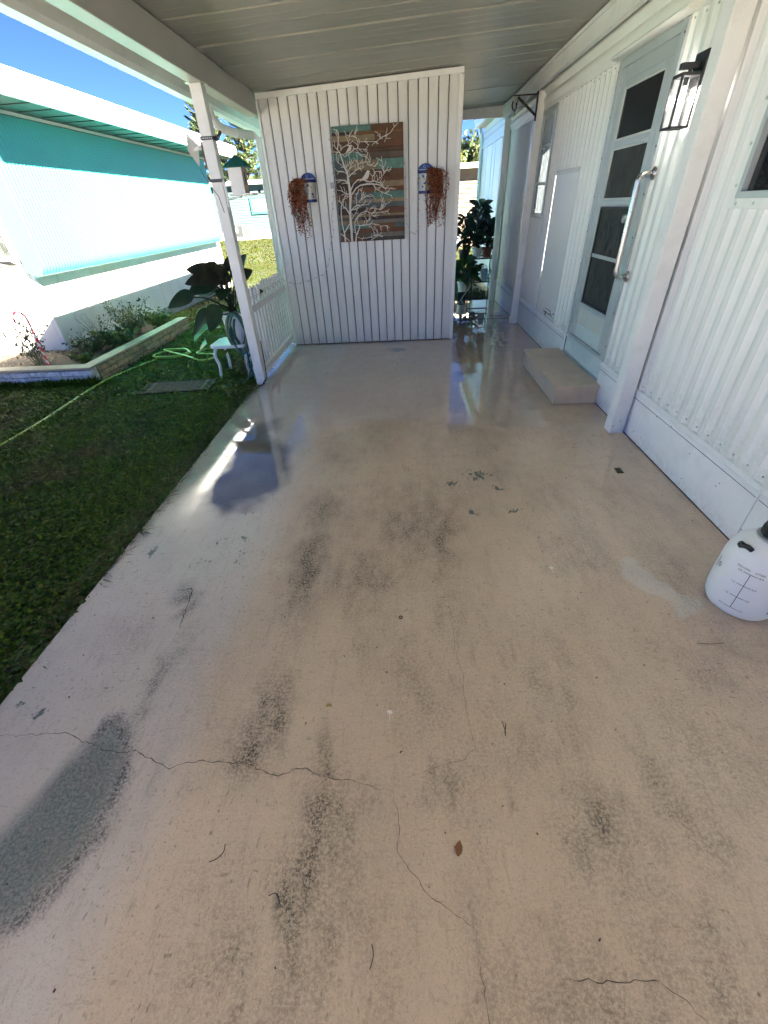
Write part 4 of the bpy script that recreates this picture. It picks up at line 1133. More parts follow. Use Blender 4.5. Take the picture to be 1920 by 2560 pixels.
# ------------------------------------------------------------------ wall lantern
LN = thing('wall_lantern', 'black box wall lantern with clear glass and lit bulb', 'lantern', (1.80, 3.63, 2.1))
mb = MB(); mb.box(1.778, 1.803, 3.567, 3.70, 2.09, 2.245); mb.build('back_plate', BLACK, LN, bevel=.003)
mb = MB(); mb.box(1.675, 1.778, 3.612, 3.652, 2.172, 2.20); mb.box(1.725, 1.741, 3.624, 3.640, 2.155, 2.172); mb.build('arm', BLACK, LN)
bx0, bx1, by0, by1, bz0, bz1 = 1.668, 1.785, 3.575, 3.692, 1.905, 2.155
mb = MB(); mb.box(bx0, bx1, by0, by1, bz1 - .018, bz1); mb.build('cap', BLACK, LN, bevel=.003)
mb = MB(); t = .011
for a in (bx0, bx1 - t):
    for b in (by0, by1 - t): mb.box(a, a + t, b, b + t, bz0, bz1 - .018)
mb.box(bx0, bx1, by0, by0 + t, bz0 - .001, bz0 + t); mb.box(bx0, bx1, by1 - t, by1, bz0 - .001, bz0 + t); mb.box(bx0, bx0 + t, by0 + t, by1 - t, bz0 - .001, bz0 + t); mb.box(bx1 - t, bx1, by0 + t, by1 - t, bz0 - .001, bz0 + t)
mb.build('cage', BLACK, LN)
for (a, b, c, d) in ((bx0 + .004, bx0 + .006, by0 + t, by1 - t), (bx1 - .006, bx1 - .004, by0 + t, by1 - t), (bx0 + t, bx1 - t, by0 + .004, by0 + .006), (bx0 + t, bx1 - t, by1 - .006, by1 - .004)):
    mb = MB(); mb.box(a, b, c, d, bz0 + t, bz1 - .018); mb.build('pane', CLEAR, LN)
BX, BY = (bx0 + bx1) / 2, (by0 + by1) / 2
mb = MB(); mb.lathe([(.0, 0), (.013, 0), (.014, .035), (0, .035)], (BX, BY, bz1 - .053), 14); mb.build('socket', BLACK, LN)
mb = MB(); mb.lathe([(.0, .098), (.012, .098), (.014, .085), (.022, .06), (.026, .035), (.023, .014), (.012, .002), (0, 0)], (BX, BY, 2.003), 18); bulb = mb.build('bulb', CLEAR, LN, smooth=True)
mb = MB(); mb.lathe([(0, .07), (.009, .068), (.013, .045), (.012, .022), (0, .016)], (BX, BY, 2.003), 12); mb.build('filament', emit_mat('lit_filament', (1.0, .93, .86), 24.0), LN, smooth=True)

# ------------------------------------------------------------------ iron plant bracket on far post
BR = thing('plant_bracket', 'black wrought iron plant bracket on the far right post', 'bracket', (1.70, 7.21, 2.4))
mb = MB(); mb.bar((1.69, 7.20, 2.37), (1.69, 7.20, 2.64), .02, .006); mb.build('back_plate', DARKRUST, BR)
mb = MB(); mb.bar((1.69, 7.20, 2.615), (1.40, 7.20, 2.615), .012, .012); mb.build('arm', DARKRUST, BR)
mb = MB(); mb.bar((1.69, 7.20, 2.42), (1.45, 7.20, 2.60), .022, .022); mb.build('brace', DARKRUST, BR)
mb = MB(); mb.bar((1.69, 7.195, 2.60), (1.43, 7.195, 2.44), .008, .008); mb.bar((1.46, 7.20, 2.60), (1.42, 7.20, 2.42), .008, .008)
mb.tube([(1.395, 7.19, 2.565), (1.385, 7.19, 2.53), (1.40, 7.19, 2.49), (1.425, 7.19, 2.475), (1.44, 7.19, 2.50), (1.435, 7.19, 2.55)], .007, 6); mb.build('hook', DARKRUST, BR)

# ------------------------------------------------------------------ picket fence
FN = thing('picket_fence', 'low white picket fence between the post and shed wall', 'fence', (-1.62, 4.85, 0))
FW = mat('white_vinyl', (.76, .77, .77), .4, var=.05, scale=5, dirt=(.4, .4, .34), dirt_amt=.3)
yy = 4.885; k = 0; rf = random.Random(2)
while yy < 6.36:
    w = .064; x_ = -1.655; dz = rf.uniform(-.006, .006)
    mb = MB()
    if k == 5:
        pp = [(x_, yy, .035), (x_, yy + w, .035), (x_, yy + w, .42), (x_, yy + .02, .42), (x_, yy + w, .60), (x_, yy + w, .93), (x_, yy + w / 2, .985), (x_, yy, .93)]
    else:
        pp = [(x_, yy, .035 + dz), (x_, yy + w * .5, .03 + dz), (x_, yy + w, .035 + dz), (x_, yy + w, .915 + dz), (x_, yy + w * .9, .94 + dz), (x_, yy + w * .5, .965 + dz), (x_, yy + w * .1, .94 + dz), (x_, yy, .915 + dz)]
    mb.prism(pp, (.02, 0, 0)); mb.build('picket', FW, FN)
    yy += .122; k += 1
for (c, d) in ((.735, .80), (.105, .17)):
    mb = MB(); mb.box(-1.6345, -1.603, 4.84, 6.39, c, d); mb.build('rail', FW, FN, bevel=.004)
# black cord woven over the pickets
mb = MB(); P = []
for i in range(90):
    t_ = i / 89; P.append((-1.60 - .06 * (math.sin(i * .55) > 0), 4.87 + 1.5 * t_, .875 + .03 * math.sin(i * .55)))
mb.tube(P, .0018, 5)
top('string_light_cord', mb, BLACK, 'thin dark light cord woven along the fence picket tops', 'cord')
# cable hanging by the post foot
mb = MB(); mb.tube([(-1.598, 4.86, .45), (-1.592, 4.82, .20), (-1.585, 4.76, .07), (-1.60, 4.70, .025), (-1.66, 4.62, .012), (-1.74, 4.56, -.03), (-1.80, 4.62, -.04)], .006, 6)
mb.tube([(-1.585, 4.76, .07), (-1.62, 4.66, .02), (-1.70, 4.64, .012), (-1.78, 4.70, -.03)], .005, 6)
top('black_cable', mb, BLACK, 'black cable dropping to the slab edge at the left post', 'cable')

# ------------------------------------------------------------------ items strapped to the left post
STRAP = mat('perforated_strap', (.09, .09, .09), .5, .6, var=.3)
for i, (z_, lb) in enumerate(((2.14, 'upper dark perforated metal strap around the left post'), (1.853, 'lower dark metal strap around the left post'))):
    mb = MB()
    mb.box(-1.712, -1.598, 4.729, 4.7335, z_ - .012, z_ + .012); mb.box(-1.712, -1.598, 4.8365, 4.841, z_ - .012, z_ + .012); mb.box(-1.712, -1.7075, 4.7335, 4.8365, z_ - .012, z_ + .012); mb.box(-1.6025, -1.598, 4.7335, 4.8365, z_ - .012, z_ + .012)
    S_ = top('metal_strap', mb, STRAP, lb, 'strap', 'straps on the left post')
    if i == 0:
        mb = MB(); mb.tube([(-1.60, 4.76, 2.14), (-1.56, 4.75, 2.145), (-1.54, 4.75, 2.165), (-1.525, 4.75, 2.18)], .012, 6); mb.bar((-1.57, 4.75, 2.12), (-1.545, 4.75, 2.16), .03, .01); mb.build('buckle', BLACK, S_)
        mb = MB()
        for k in range(6): mb.box(-1.705 + k * .018, -1.697 + k * .018, 4.7275, 4.7289, z_ - .004, z_ + .004)
        mb.build('hole', NWG, S_)
SP = thing('square_panel', 'small white square panel on an arm left of the post', 'panel', (-1.86, 4.80, 1.9))
mb = MB(); mb.prism([(-1.825, 4.74, 2.176), (-1.777, 4.82, 2.106), (-1.811, 4.82, 1.967), (-1.849, 4.74, 2.072)], (.006, .006, 0)); mb.build('plate', NWG, SP)
mb = MB(); mb.tube([(-1.80, 4.78, 2.07), (-1.77, 4.78, 2.085), (-1.708, 4.78, 2.09)], [.010, .017, .017], 8); mb.build('arm', NWG, SP, smooth=True)
mb = MB(); mb.box(-1.722, -1.706, 4.745, 4.825, 1.95, 2.12); mb.build('clamp', mat('rusty_clamp', (.16, .09, .06), .8, .2, var=.3), SP)
mb = MB(); mb.tube([(-1.80, 4.80, 1.95), (-1.77, 4.76, 1.90), (-1.73, 4.73, 1.86), (-1.70, 4.725, 1.80), (-1.66, 4.727, 1.74), (-1.64, 4.727, 1.62)], .003, 5); mb.build('lead', BLACK, SP)
# bird feeder
BF = thing('bird_feeder', 'white bird feeder with green ribbed roof on the left post', 'bird feeder', (-1.45, 4.78, 1.73))
GREEN = mat('green_roof_plastic', (.015, .16, .14), .5, var=.15)
WOOD = mat('weathered_wood', (.20, .155, .12), .85, var=.3, scale=4, stretch=(12, 12, 1.5), bump=.3)
fx0, fx1, fy0, fy1 = -1.525, -1.405, 4.72, 4.85
mb = MB(); mb.box(fx0, fx1, fy0 - .004, fy0 + .004, 1.752, 1.935); mb.box(fx0, fx1, fy1 - .004, fy1 + .004, 1.752, 1.935); mb.box(fx0, fx0 + .006, fy0 + .004, fy1 - .004, 1.752, 1.935); mb.build('body', NWG, BF)
mb = MB()
hz = [(1.752, 1.935, 4.724, 4.762), (1.752, 1.935, 4.808, 4.846), (1.752, 1.80, 4.762, 4.808), (1.90, 1.935, 4.762, 4.808)]
for (c, d, a, b) in hz: mb.box(fx1 - .004, fx1 + .006, a, b, c, d)
# side board with a long slot, turned to the camera
mb.box(fx1 + .006, fx1 + .040, fy0 - .006, fy0, 1.752, 1.935)
mb.build('slotted_board', WOOD, BF)
mb = MB(); mb.box(fx1 + .018, fx1 + .030, fy0 - .0085, fy0 - .0065, 1.81, 1.90); mb.build('slot', BLACK, BF)
mb = MB(); cx, cy = -1.455, 4.785
ex, ey = .105, .105; zt, zb = 2.03, 1.935
rv = MB(); apex = Vector((cx, cy, zt))
cs = [Vector((cx - ex, cy - ey, zb)), Vector((cx + ex, cy - ey, zb)), Vector((cx + ex, cy + ey, zb)), Vector((cx - ex, cy + ey, zb))]
rv.add([apex] + cs, [(0, 1, 2), (0, 2, 3), (0, 3, 4), (0, 4, 1), (4, 3, 2, 1)])
rf_ = rv.build('roof', GREEN, BF)
mb = MB()
for i in range(4):
    a, b = cs[i], cs[(i + 1) % 4]
    for k in range(7):
        t_ = (k + .5) / 7; e_ = a.lerp(b, t_); u_ = 1 - abs(t_ - .5) * 2; q = e_.lerp(apex, .25 + .65 * u_); mb.tube([e_ + Vector((0, 0, .002)), q + Vector((0, 0, .002))], .0045, 5)
mb.build('rib', GREEN, rf_)
mb = MB(); mb.box(-1.545, -1.335, 4.70, 4.87, 1.738, 1.751); mb.build('tray', NWG, BF)
mb = MB(); mb.bar((-1.60, 4.785, 1.715), (-1.47, 4.785, 1.73), .03, .012); mb.box(-1.345, -1.255, 4.775, 4.795, 1.742, 1.750); mb.build('bracket', NWG, BF)
mb = MB(); mb.tube([(-1.60, 4.75, 1.86), (-1.588, 4.75, 1.80), (-1.59, 4.75, 1.73), (-1.595, 4.75, 1.66)], .012, 8); mb.build('hanger', NWG, BF)
mb = MB(); mb.lathe([(0, 0), (.010, 0), (.013, .02), (.006, .022)], (-1.295, 4.785, 1.751), 10); mb.build('cup', BLACK, BF)
# gutter string lights
mb = MB(); P = []
for i in range(220):
    t_ = i / 219; yv = 2.2 + 7.0 * t_; P.append((-1.93, yv, 2.648 - .006 * abs(math.sin(i * .9))))
mb.tube(P, .004, 5)
SL = top('string_lights', mb, BLACK, 'dark cord of string lights clipped along the gutter', 'string lights')
WLOC[SL.name] = Vector((0, 0, 0))
mb = MB(); yv = 2.3
while yv < 9.2:
    mb.bar((-1.935, yv, 2.648), (-1.80, yv + .05, 2.658), .006, .006); yv += .31
mb.build('clip', GAP, SL)

# ------------------------------------------------------------------ wall art: wood planks with a cream tree
ART = thing('wall_art', 'reclaimed wood wall art with a cream tree and two birds', 'wall art', (-.37, 6.40, 1.25))
AX0, AX1, AZb, AZt = -.782, .037, 1.248, 2.352
def apt(pxx, pyy):
    v = (pyy - 190) / 1935
    for _ in range(3):
        l = 55 + 170 * v; rgt = 1258 + 22 * v; u = (pxx - l) / (rgt - l); v = (pyy - (190 - 70 * u)) / 1935
    return AX0 + u * (AX1 - AX0), AZt - v * (AZt - AZb)
WC = {'b': (.125, .052, .020), 'r': (.16, .055, .018), 'd': (.055, .026, .018), 'n': (.11, .075, .05), 'g': (.11, .10, .085), 't': (.28, .205, .115), 'T': (.10, .22, .185), 'k': (.07, .06, .05), 's': (.10, .125, .125), 'o': (.20, .085, .022), 'w': (.26, .23, .19)}
rows = [(0, .05, [(.55, 'T'), (1, 'b')]), (.05, .075, [(.30, 'd'), (1, 'o')]), (.075, .125, [(.60, 't'), (1, 'b')]), (.125, .185, [(.30, 'b'), (.68, 'b'), (1, 'r')]), (.185, .215, [(1, 'b')]), (.215, .275, [(.42, 'T'), (1, 'n')]),
        (.275, .36, [(.20, 's'), (.62, 't'), (1, 'T')]), (.36, .415, [(.18, 'k'), (.45, 'n'), (1, 'b')]), (.415, .46, [(.25, 'g'), (1, 'r')]), (.46, .51, [(.62, 'd'), (1, 't')]), (.51, .55, [(.3, 'd'), (1, 'r')]), (.55, .61, [(.25, 'b'), (.55, 's'), (1, 'T')]),
        (.61, .645, [(.22, 'b'), (.55, 'w'), (1, 't')]), (.645, .69, [(.5, 's'), (1, 's')]), (.69, .745, [(.45, 'd'), (1, 'r')]), (.745, .77, [(1, 't')]), (.77, .80, [(.35, 'g'), (1, 'd')]), (.80, .835, [(.45, 't'), (1, 'w')]), (.835, .88, [(.48, 'T'), (.84, 'o'), (1, 's')]),
        (.88, .92, [(.3, 'k'), (1, 'r')]), (.92, .965, [(.5, 'n'), (1, 'w')]), (.965, 1.0, [(.4, 'b'), (1, 'k')])]
PLK = vcol_mat('stained_plank', .62, bump=.3, bump_scale=30, var=.5, scale=14)
ra = random.Random(12)
for (v0, v1, segs) in rows:
    u0 = 0
    for (u1, c_) in segs:
        mb = MB(); k = ra.uniform(.8, 1.15); pr = ra.uniform(0, .005)
        mb.box(AX0 + u0 * (AX1 - AX0) + .001, AX0 + u1 * (AX1 - AX0) - .001, 6.372 - pr, 6.392, AZt - v1 * (AZt - AZb) + .001, AZt - v0 * (AZt - AZb) - .001, c=tuple(q * k * .95 for q in WC[c_]))
        mb.build('plank', PLK, ART)
        u0 = u1
mb = MB(); mb.box(AX0 + .005, AX1 - .005, 6.392, 6.3965, AZb + .005, AZt - .005); mb.build('backing', GAP, ART)
CREAM = mat('cream_paint', (.62, .585, .51), .6, var=.1, scale=20)
BRS = [[(410, 2110, 34), (395, 1850, 36), (380, 1700, 34), (375, 1500, 32), (380, 1300, 38), (370, 1200, 40), (340, 1000, 28), (330, 920, 26), (285, 820, 22), (250, 720, 20), (200, 580, 18), (165, 540, 14), (175, 450, 12), (190, 330, 10), (180, 270, 7), (150, 230, 6)],
 [(470, 2110, 24), (480, 2000, 22), (520, 1880, 18), (540, 1810, 14), (640, 1790, 10), (740, 1775, 10), (840, 1790, 9), (890, 1820, 8), (960, 1805, 7), (1030, 1850, 6)],
 [(300, 2110, 24), (280, 1950, 20), (245, 1800, 16), (225, 1600, 16), (225, 1480, 14), (240, 1390, 10), (290, 1300, 8), (320, 1290, 6)], [(290, 1930, 18), (330, 1850, 14), (365, 1780, 14)], [(225, 1960, 14), (370, 2100, 10)],
 [(480, 2000, 14), (450, 1830, 12), (460, 1700, 10), (520, 1620, 10), (560, 1580, 10), (660, 1555, 9), (730, 1590, 8), (860, 1570, 7), (960, 1550, 6), (1010, 1560, 5)], [(365, 1600, 20), (310, 1510, 16), (270, 1480, 12), (230, 1420, 10), (170, 1370, 8)],
 [(390, 1545, 14), (440, 1480, 10), (500, 1440, 8), (560, 1450, 7), (690, 1430, 6)], [(405, 1265, 18), (470, 1160, 16), (540, 1110, 16), (640, 1090, 18), (740, 1085, 16), (830, 1095, 12), (900, 1110, 10), (960, 1160, 8), (1080, 1150, 6)], [(760, 1090, 14), (800, 1170, 10), (870, 1200, 8), (960, 1245, 7), (1070, 1280, 6)],
 [(385, 1190, 18), (430, 1090, 12), (500, 1020, 14), (560, 1010, 12), (640, 1030, 12), (700, 1055, 14), (780, 1035, 12), (850, 1065, 8), (900, 1060, 6)], [(820, 1040, 8), (870, 990, 8), (930, 930, 7), (980, 860, 6), (1060, 850, 5)], [(930, 930, 8), (940, 850, 7), (910, 760, 7), (895, 640, 6)],
 [(740, 1040, 8), (750, 960, 7), (800, 880, 6), (890, 880, 5)], [(345, 980, 16), (400, 920, 12), (480, 860, 10), (520, 830, 9), (560, 840, 7), (610, 800, 5)], [(520, 830, 8), (510, 750, 6), (480, 700, 5)], [(325, 915, 12), (350, 860, 10), (380, 800, 8), (440, 700, 6)], [(300, 830, 10), (360, 760, 7), (370, 690, 7), (350, 620, 6)],
 [(335, 1080, 16), (290, 1030, 12), (200, 1020, 10), (135, 1025, 8)], [(320, 920, 10), (250, 880, 8), (160, 880, 8), (120, 830, 6)], [(280, 820, 8), (230, 780, 6), (170, 740, 6), (140, 680, 5)], [(355, 1260, 12), (290, 1240, 9), (220, 1200, 7), (160, 1190, 6)], [(200, 580, 10), (140, 575, 8), (90, 570, 6)], [(165, 545, 10), (120, 490, 8), (85, 460, 6)],
 [(210, 560, 8), (260, 500, 8), (340, 460, 7), (365, 400, 7), (360, 330, 6), (300, 310, 5)], [(220, 600, 8), (290, 650, 8), (330, 590, 7), (400, 570, 7), (520, 580, 6), (560, 640, 5)], [(420, 560, 7), (450, 520, 8), (520, 525, 7), (600, 530, 6), (670, 545, 5)], [(500, 520, 7), (500, 430, 6), (480, 360, 6), (450, 300, 5), (500, 175, 5)],
 [(505, 420, 7), (620, 415, 7), (820, 415, 8), (880, 360, 8), (960, 325, 8), (1040, 290, 8), (1110, 195, 8), (1180, 135, 6)], [(820, 415, 8), (815, 455, 6)], [(885, 355, 6), (870, 290, 5)], [(970, 325, 6), (980, 370, 5)], [(1115, 190, 7), (1090, 145, 6)],
 [(580, 2085, 10), (570, 2050, 9), (640, 2040, 8), (720, 2020, 8), (790, 1980, 8), (850, 1990, 6), (890, 1985, 5)], [(780, 2000, 9), (760, 1900, 7), (730, 1830, 6)], [(720, 2080, 9), (790, 2030, 8), (830, 1950, 7), (830, 1900, 5)], [(480, 1440, 8), (480, 1330, 7), (470, 1240, 6)], [(520, 1400, 8), (560, 1330, 7), (570, 1230, 7), (540, 1160, 5)],
 [(560, 1340, 7), (640, 1290, 6), (720, 1260, 6), (760, 1280, 5)], [(600, 1330, 6), (630, 1230, 5)], [(520, 760, 6), (590, 740, 6), (640, 720, 6), (690, 780, 6), (740, 790, 6), (800, 800, 5)], [(720, 790, 6), (690, 720, 5), (700, 610, 5)], [(640, 720, 6), (630, 640, 5)],
 [(690, 1540, 7), (720, 1490, 6), (800, 1500, 7), (880, 1530, 7), (890, 1450, 6), (930, 1310, 5)], [(880, 1530, 7), (940, 1480, 6), (970, 1410, 5)], [(630, 1800, 7), (660, 1720, 6), (730, 1680, 5)], [(730, 1600, 6), (760, 1640, 5), (830, 1660, 5)], [(400, 1700, 10), (440, 1620, 8), (480, 1560, 6), (500, 1490, 5)], [(540, 1820, 9), (500, 1760, 7), (480, 1700, 5)]]
mb = MB(); rt = random.Random(31)
def ribbon(poly):
    P = [apt(a, b) for a, b, _ in poly]; Wd = [max(c_, 6.5) * .00068 * .57 for *_, c_ in poly]
    vs = []
    for i, (x_, z_) in enumerate(P):
        a = P[max(0, i - 1)]; b = P[min(len(P) - 1, i + 1)]; dx, dz = b[0] - a[0], b[1] - a[1]; L = math.hypot(dx, dz) + 1e-9
        nx_, nz_ = -dz / L * Wd[i], dx / L * Wd[i]
        vs += [(x_ + nx_, 6.3655, z_ + nz_), (x_ - nx_, 6.3655, z_ - nz_), (x_ + nx_, 6.3695, z_ + nz_), (x_ - nx_, 6.3695, z_ - nz_)]
    fs = []
    for i in range(len(P) - 1):
        a = i * 4; b = a + 4
        fs += [(a, a + 1, b + 1, b), (a, b, b + 2, a + 2), (a + 1, a + 3, b + 3, b + 1)]
    mb.add(vs, fs)
for poly in BRS:
    ribbon(poly)
    for i in range(1, len(poly)):
        a, b = poly[i - 1], poly[i]
        if b[2] > 12: continue
        d0 = math.atan2(b[1] - a[1], b[0] - a[0])
        for k in range(rt.choice((1, 2, 2))):
            t_ = rt.random(); x_, y_ = a[0] + (b[0] - a[0]) * t_, a[1] + (b[1] - a[1]) * t_
            an = d0 + rt.choice((-1, 1)) * rt.uniform(.5, 1.0); L = rt.uniform(30, 70)
            x2, y2 = x_ + math.cos(an) * L, y_ + math.sin(an) * L - 8
            x3, y3 = x2 + math.cos(an - .35) * L * .6, y2 + math.sin(an - .35) * L * .6 - 8
            if 90 < x3 < 1200 and 190 < y3 < 2050 and x3 > 70 + 170 * (y3 - 190) / 1935 + 15: ribbon([(x_, y_, 7), (x2, y2, 6), (x3, y3, 4)])
mb.build('painted_tree', CREAM, ART)
for poly in ([(565, 1005), (620, 930), (645, 880), (670, 858), (695, 872), (708, 887), (692, 892), (690, 950), (665, 1000), (620, 1022), (600, 1012), (520, 1055)], [(300, 592), (345, 510), (370, 472), (390, 462), (412, 474), (400, 490), (395, 540), (360, 562), (330, 582)]):
    mb = MB(); mb.prism([(apt(a, b)[0], 6.3645, apt(a, b)[1]) for a, b in poly], (0, .005, 0)); mb.build('painted_bird', CREAM, ART)

# ------------------------------------------------------------------ two ceramic wall planters with dried trailing plants
COB = mat('cobalt_glaze', (.012, .018, .11), .15, var=.2); GLZ = mat('white_glaze', (.38, .40, .41), .15, var=.05); YEL = mat('yellow_glaze', (.65, .50, .03), .2)
RUSTL = vcol_mat('dried_leaf', .7, trans=.15)
def planter(cx, zt_, side, label, plabel, seed):
    rng = np.random.default_rng(seed); zb_ = zt_ - .285; y_ = 6.408
    PL = thing('wall_planter', label, 'planter', (cx, y_, zb_), 'ceramic planters beside the wall art')
    R_ = .092
    mb = MB(); mb.lathe([(R_ * .86, 0), (R_ * .86, .028)], (cx, y_, zb_), 20, math.pi, 2 * math.pi); mb.lathe([(0, 0), (R_ * .86, 0)], (cx, y_, zb_), 20, math.pi, 2 * math.pi); mb.build('base_band', COB, PL, smooth=True)
    mb = MB(); mb.lathe([(R_ * .84, .028), (R_ * .92, .19)], (cx, y_, zb_), 20, math.pi, 2 * math.pi); mb.build('bowl', GLZ, PL, smooth=True)
    mb = MB(); mb.lathe([(R_ * .94, .19), (R_ * 1.0, .195), (R_ * 1.0, .212), (R_ * .94, .215), (R_ * .85, .20)], (cx, y_, zb_), 20, math.pi, 2 * math.pi); mb.build('rim_band', COB, PL, smooth=True)
    mb = MB(); pts = [(cx - R_, y_ - .012, zb_ + .20)] + [(cx + R_ * math.cos(math.pi - math.pi * k / 14), y_ - .012, zb_ + .215 + .07 * math.sin(math.pi * k / 14)) for k in range(15)] + [(cx + R_, y_ - .012, zb_ + .20)]
    mb.prism(pts, (0, .012, 0)); mb.build('back_crest', COB, PL)
    mb = MB(); mb.box(cx - R_ * .8, cx + R_ * .8, y_ - .015, y_ - .0125, zb_ + .222, zb_ + .232); mb.tube([(cx - .012 + .012 * math.cos(a), y_ - .014, zb_ + .255 + .012 * math.sin(a)) for a in np.linspace(0, 6.28, 12, endpoint=False)], .003, 5, closed=True); mb.build('crest_line', GLZ, PL)
    rr = random.Random(seed); mb = MB(); my = MB()
    for k in range(16):
        a = math.pi + math.pi * rr.uniform(.08, .92); z_ = rr.uniform(.05, .17); q = R_ * (.84 + .08 * (z_ - .028) / .16) + .0015
        c = Vector((cx + q * math.cos(a), y_ + q * math.sin(a), zb_ + z_)); tg = Vector((-math.sin(a), math.cos(a), 0)); s_ = rr.uniform(.010, .020)
        tgt = my if k % 3 == 0 else mb
        tgt.add([c + (tg * math.cos(t_) + Vector((0, 0, 1)) * math.sin(t_)) * s_ * (1 if i % 2 else .45) for i, t_ in enumerate(np.linspace(0, 6.28, 10, endpoint=False))], [tuple(range(10))])
    mb.build('blue_motif', COB, PL); my.build('yellow_motif', YEL, PL)
    # plant
    TP = thing('trailing_plant', plabel, 'plant', (cx, y_ - .05, zt_ - .08), 'dried trailing plants in the planters')
    st = MB(); pts, drs = [], []
    for k in range(40):
        t0 = side * rng.uniform(-.02, .05); out = side * rng.uniform(.02, .21); L = rng.uniform(.22, .66) * (1.0 if seed == 1 else .93); fy = rng.uniform(.07, .17)
        path = []
        for t_ in np.linspace(0, 1, 9):
            r1 = min(1, t_ * 4); path.append((cx + t0 + out * (1 - (1 - r1) ** 2) + .015 * math.sin(k + t_ * 7), y_ - .05 - fy * .6 * r1 ** .7, zt_ - .09 + .05 * math.sin(min(1, t_ * 5) * 2.2) - L * max(0, t_ - .06)))
        st.tube(path, .0018, 4, cap=False)
        for t_ in np.linspace(.05, 1, int(34 * L) + 10):
            i = min(7, int(t_ * 8)); f_ = t_ * 8 - i; p = np.array(path[i]) * (1 - f_) + np.array(path[i + 1]) * f_
            for q in range(3): pts.append(p + rng.normal(size=3) * .011); drs.append(np.array([rng.normal() * .8, rng.normal() * .8, -.6]))
    st.build('stem', mat('dry_stem', (.20, .07, .03), .8), TP)
    v, f_, t_ = leaves_at(np.array(pts), .024, [(.32, .085, .022), (.24, .05, .016), (.40, .13, .035), (.15, .035, .014)], rng, .6, .4, np.array(drs))
    arr_mesh('foliage', v, f_, RUSTL, TP, tint=t_)
planter(-1.115, 1.963, -1, 'left blue and white ceramic planter on the shed wall', 'long orange dried trailing plant in the left wall planter', 1)
planter(.292, 1.983, 1, 'right blue and white ceramic planter on the shed wall', 'rusty dried trailing plant in the right wall planter', 2)

# fairy lights on the shed wall
WIRE = mat('clear_wire', (.45, .46, .46), .4)
def fairy(name, path, label, seed):
    rr = random.Random(seed); P = []
    for i in range(len(path) - 1):
        for k in range(10):
            t_ = k / 10; P.append((path[i][0] + (path[i + 1][0] - path[i][0]) * t_ + rr.uniform(-.006, .006), 6.400 - rr.uniform(0, .006), path[i][1] + (path[i + 1][1] - path[i][1]) * t_ + rr.uniform(-.004, .004)))
    mb = MB(); mb.tube(P, .0022, 4); o = top(name, mb, WIRE, label, 'fairy lights'); WLOC[o.name] = Vector((0, 0, 0))
    mb = MB()
    for k in range(2, len(P), 5):
        p = Vector(P[k]); d = Vector((rr.uniform(-1, 1), -.3, rr.uniform(-1, 1))).normalized(); mb.tube([p, p + d * .016, p + d * .022], [.0035, .005, .001], 5)
    mb.build('bulb', GLZ, o)
fairy('fairy_lights', [(-.80, 2.27), (-.805, 2.15), (-.80, 1.98), (-.795, 1.83), (-.82, 1.74), (-.85, 1.62), (-.88, 1.5), (-.87, 1.35), (-.93, 1.22), (-.97, 1.02), (-1.05, .90), (-1.25, .84), (-1.45, .80), (-1.57, .83)], 'fairy light string drooping left of the wall art to the fence', 5)
fairy('fairy_lights', [(.045, 2.05), (.06, 1.8), (.055, 1.6), (.065, 1.42), (.10, 1.33), (.16, 1.29), (.20, 1.34), (.215, 1.5), (.21, 1.7), (.19, 1.82), (.21, 1.86)], 'fairy light string looping between the wall art and right planter', 6)
mb = MB(); mb.box(-.852, -.815, 6.385, 6.402, 1.80, 1.86); top('adapter_box', mb, GLZ, 'small white light controller clipped left of the wall art', 'controller', bevel=.003)

# ------------------------------------------------------------------ flower bed of split-face blocks
BED = thing('flower_bed', 'raised flower bed edged with split-face blocks beside the neighbour', 'flower bed', (-4.4, 5.13, LAWN_Z))
BLK = mat('split_face_block', (.36, .29, .17), .9, var=.35, scale=14, dirt=(.05, .04, .028), dirt_amt=.95, dirt_scale=22, bump=1.0, bump_scale=45, rnd=.12)
BLKW = mat('whitewashed_block', (.60, .62, .64), .85, var=.2, scale=14, dirt=(.09, .10, .11), dirt_amt=.9, dirt_scale=16, bump=1.0, bump_scale=45, rnd=.08)
CAPM = mat('bed_cap_stone', (.42, .36, .26), .8, var=.15, scale=8, bump=.3)
rb = random.Random(6)
def block(x0, x1, y0, y1, z0, z1, mm, out):
    mb = MB(); mb.box(x0, x1, y0, y1, z0, z1); me = mb
    vs = [(p[0] + rb.uniform(-.006, .006) * abs(out[0]) , p[1] + rb.uniform(-.006, .006) * abs(out[1]), p[2] + rb.uniform(-.002, .002)) for p in mb.v]
    mb.v = vs; mb.build('block', mm, BED, bevel=.008, seg=2)
CH = .059
for c_ in range(3):
    z0 = LAWN_Z - .006 + c_ * (CH + .007); sh = .20 * (c_ % 2)
    x = -3.885
    L = .40 - sh
    while x > -5.75:
        block(x - L + .005, x - .005, 5.10, 5.24, z0, z0 + CH, BLKW, (0, 1)); x -= L; L = .40
    y = 5.245; L = .40 - (.2 - sh) * .9
    while y < 8.0:
        e_ = min(y + L, 8.04); block(-4.02, -3.88, y + .005, e_ - .005, z0, z0 + CH, BLK, (1, 0)); y += L; L = .40
x = -3.87; 
while x > -5.75:
    mb = MB(); mb.box(x - .456, x - .002, 5.09, 5.255, .137, .165); mb.build('cap_stone', CAPM, BED, bevel=.005); x -= .458
y = 5.257
while y < 8.0:
    e_ = min(y + .456, 8.05); mb = MB(); mb.box(-4.035, -3.87, y + .002, e_, .137, .165); mb.build('cap_stone', CAPM, BED, bevel=.005); y += .458
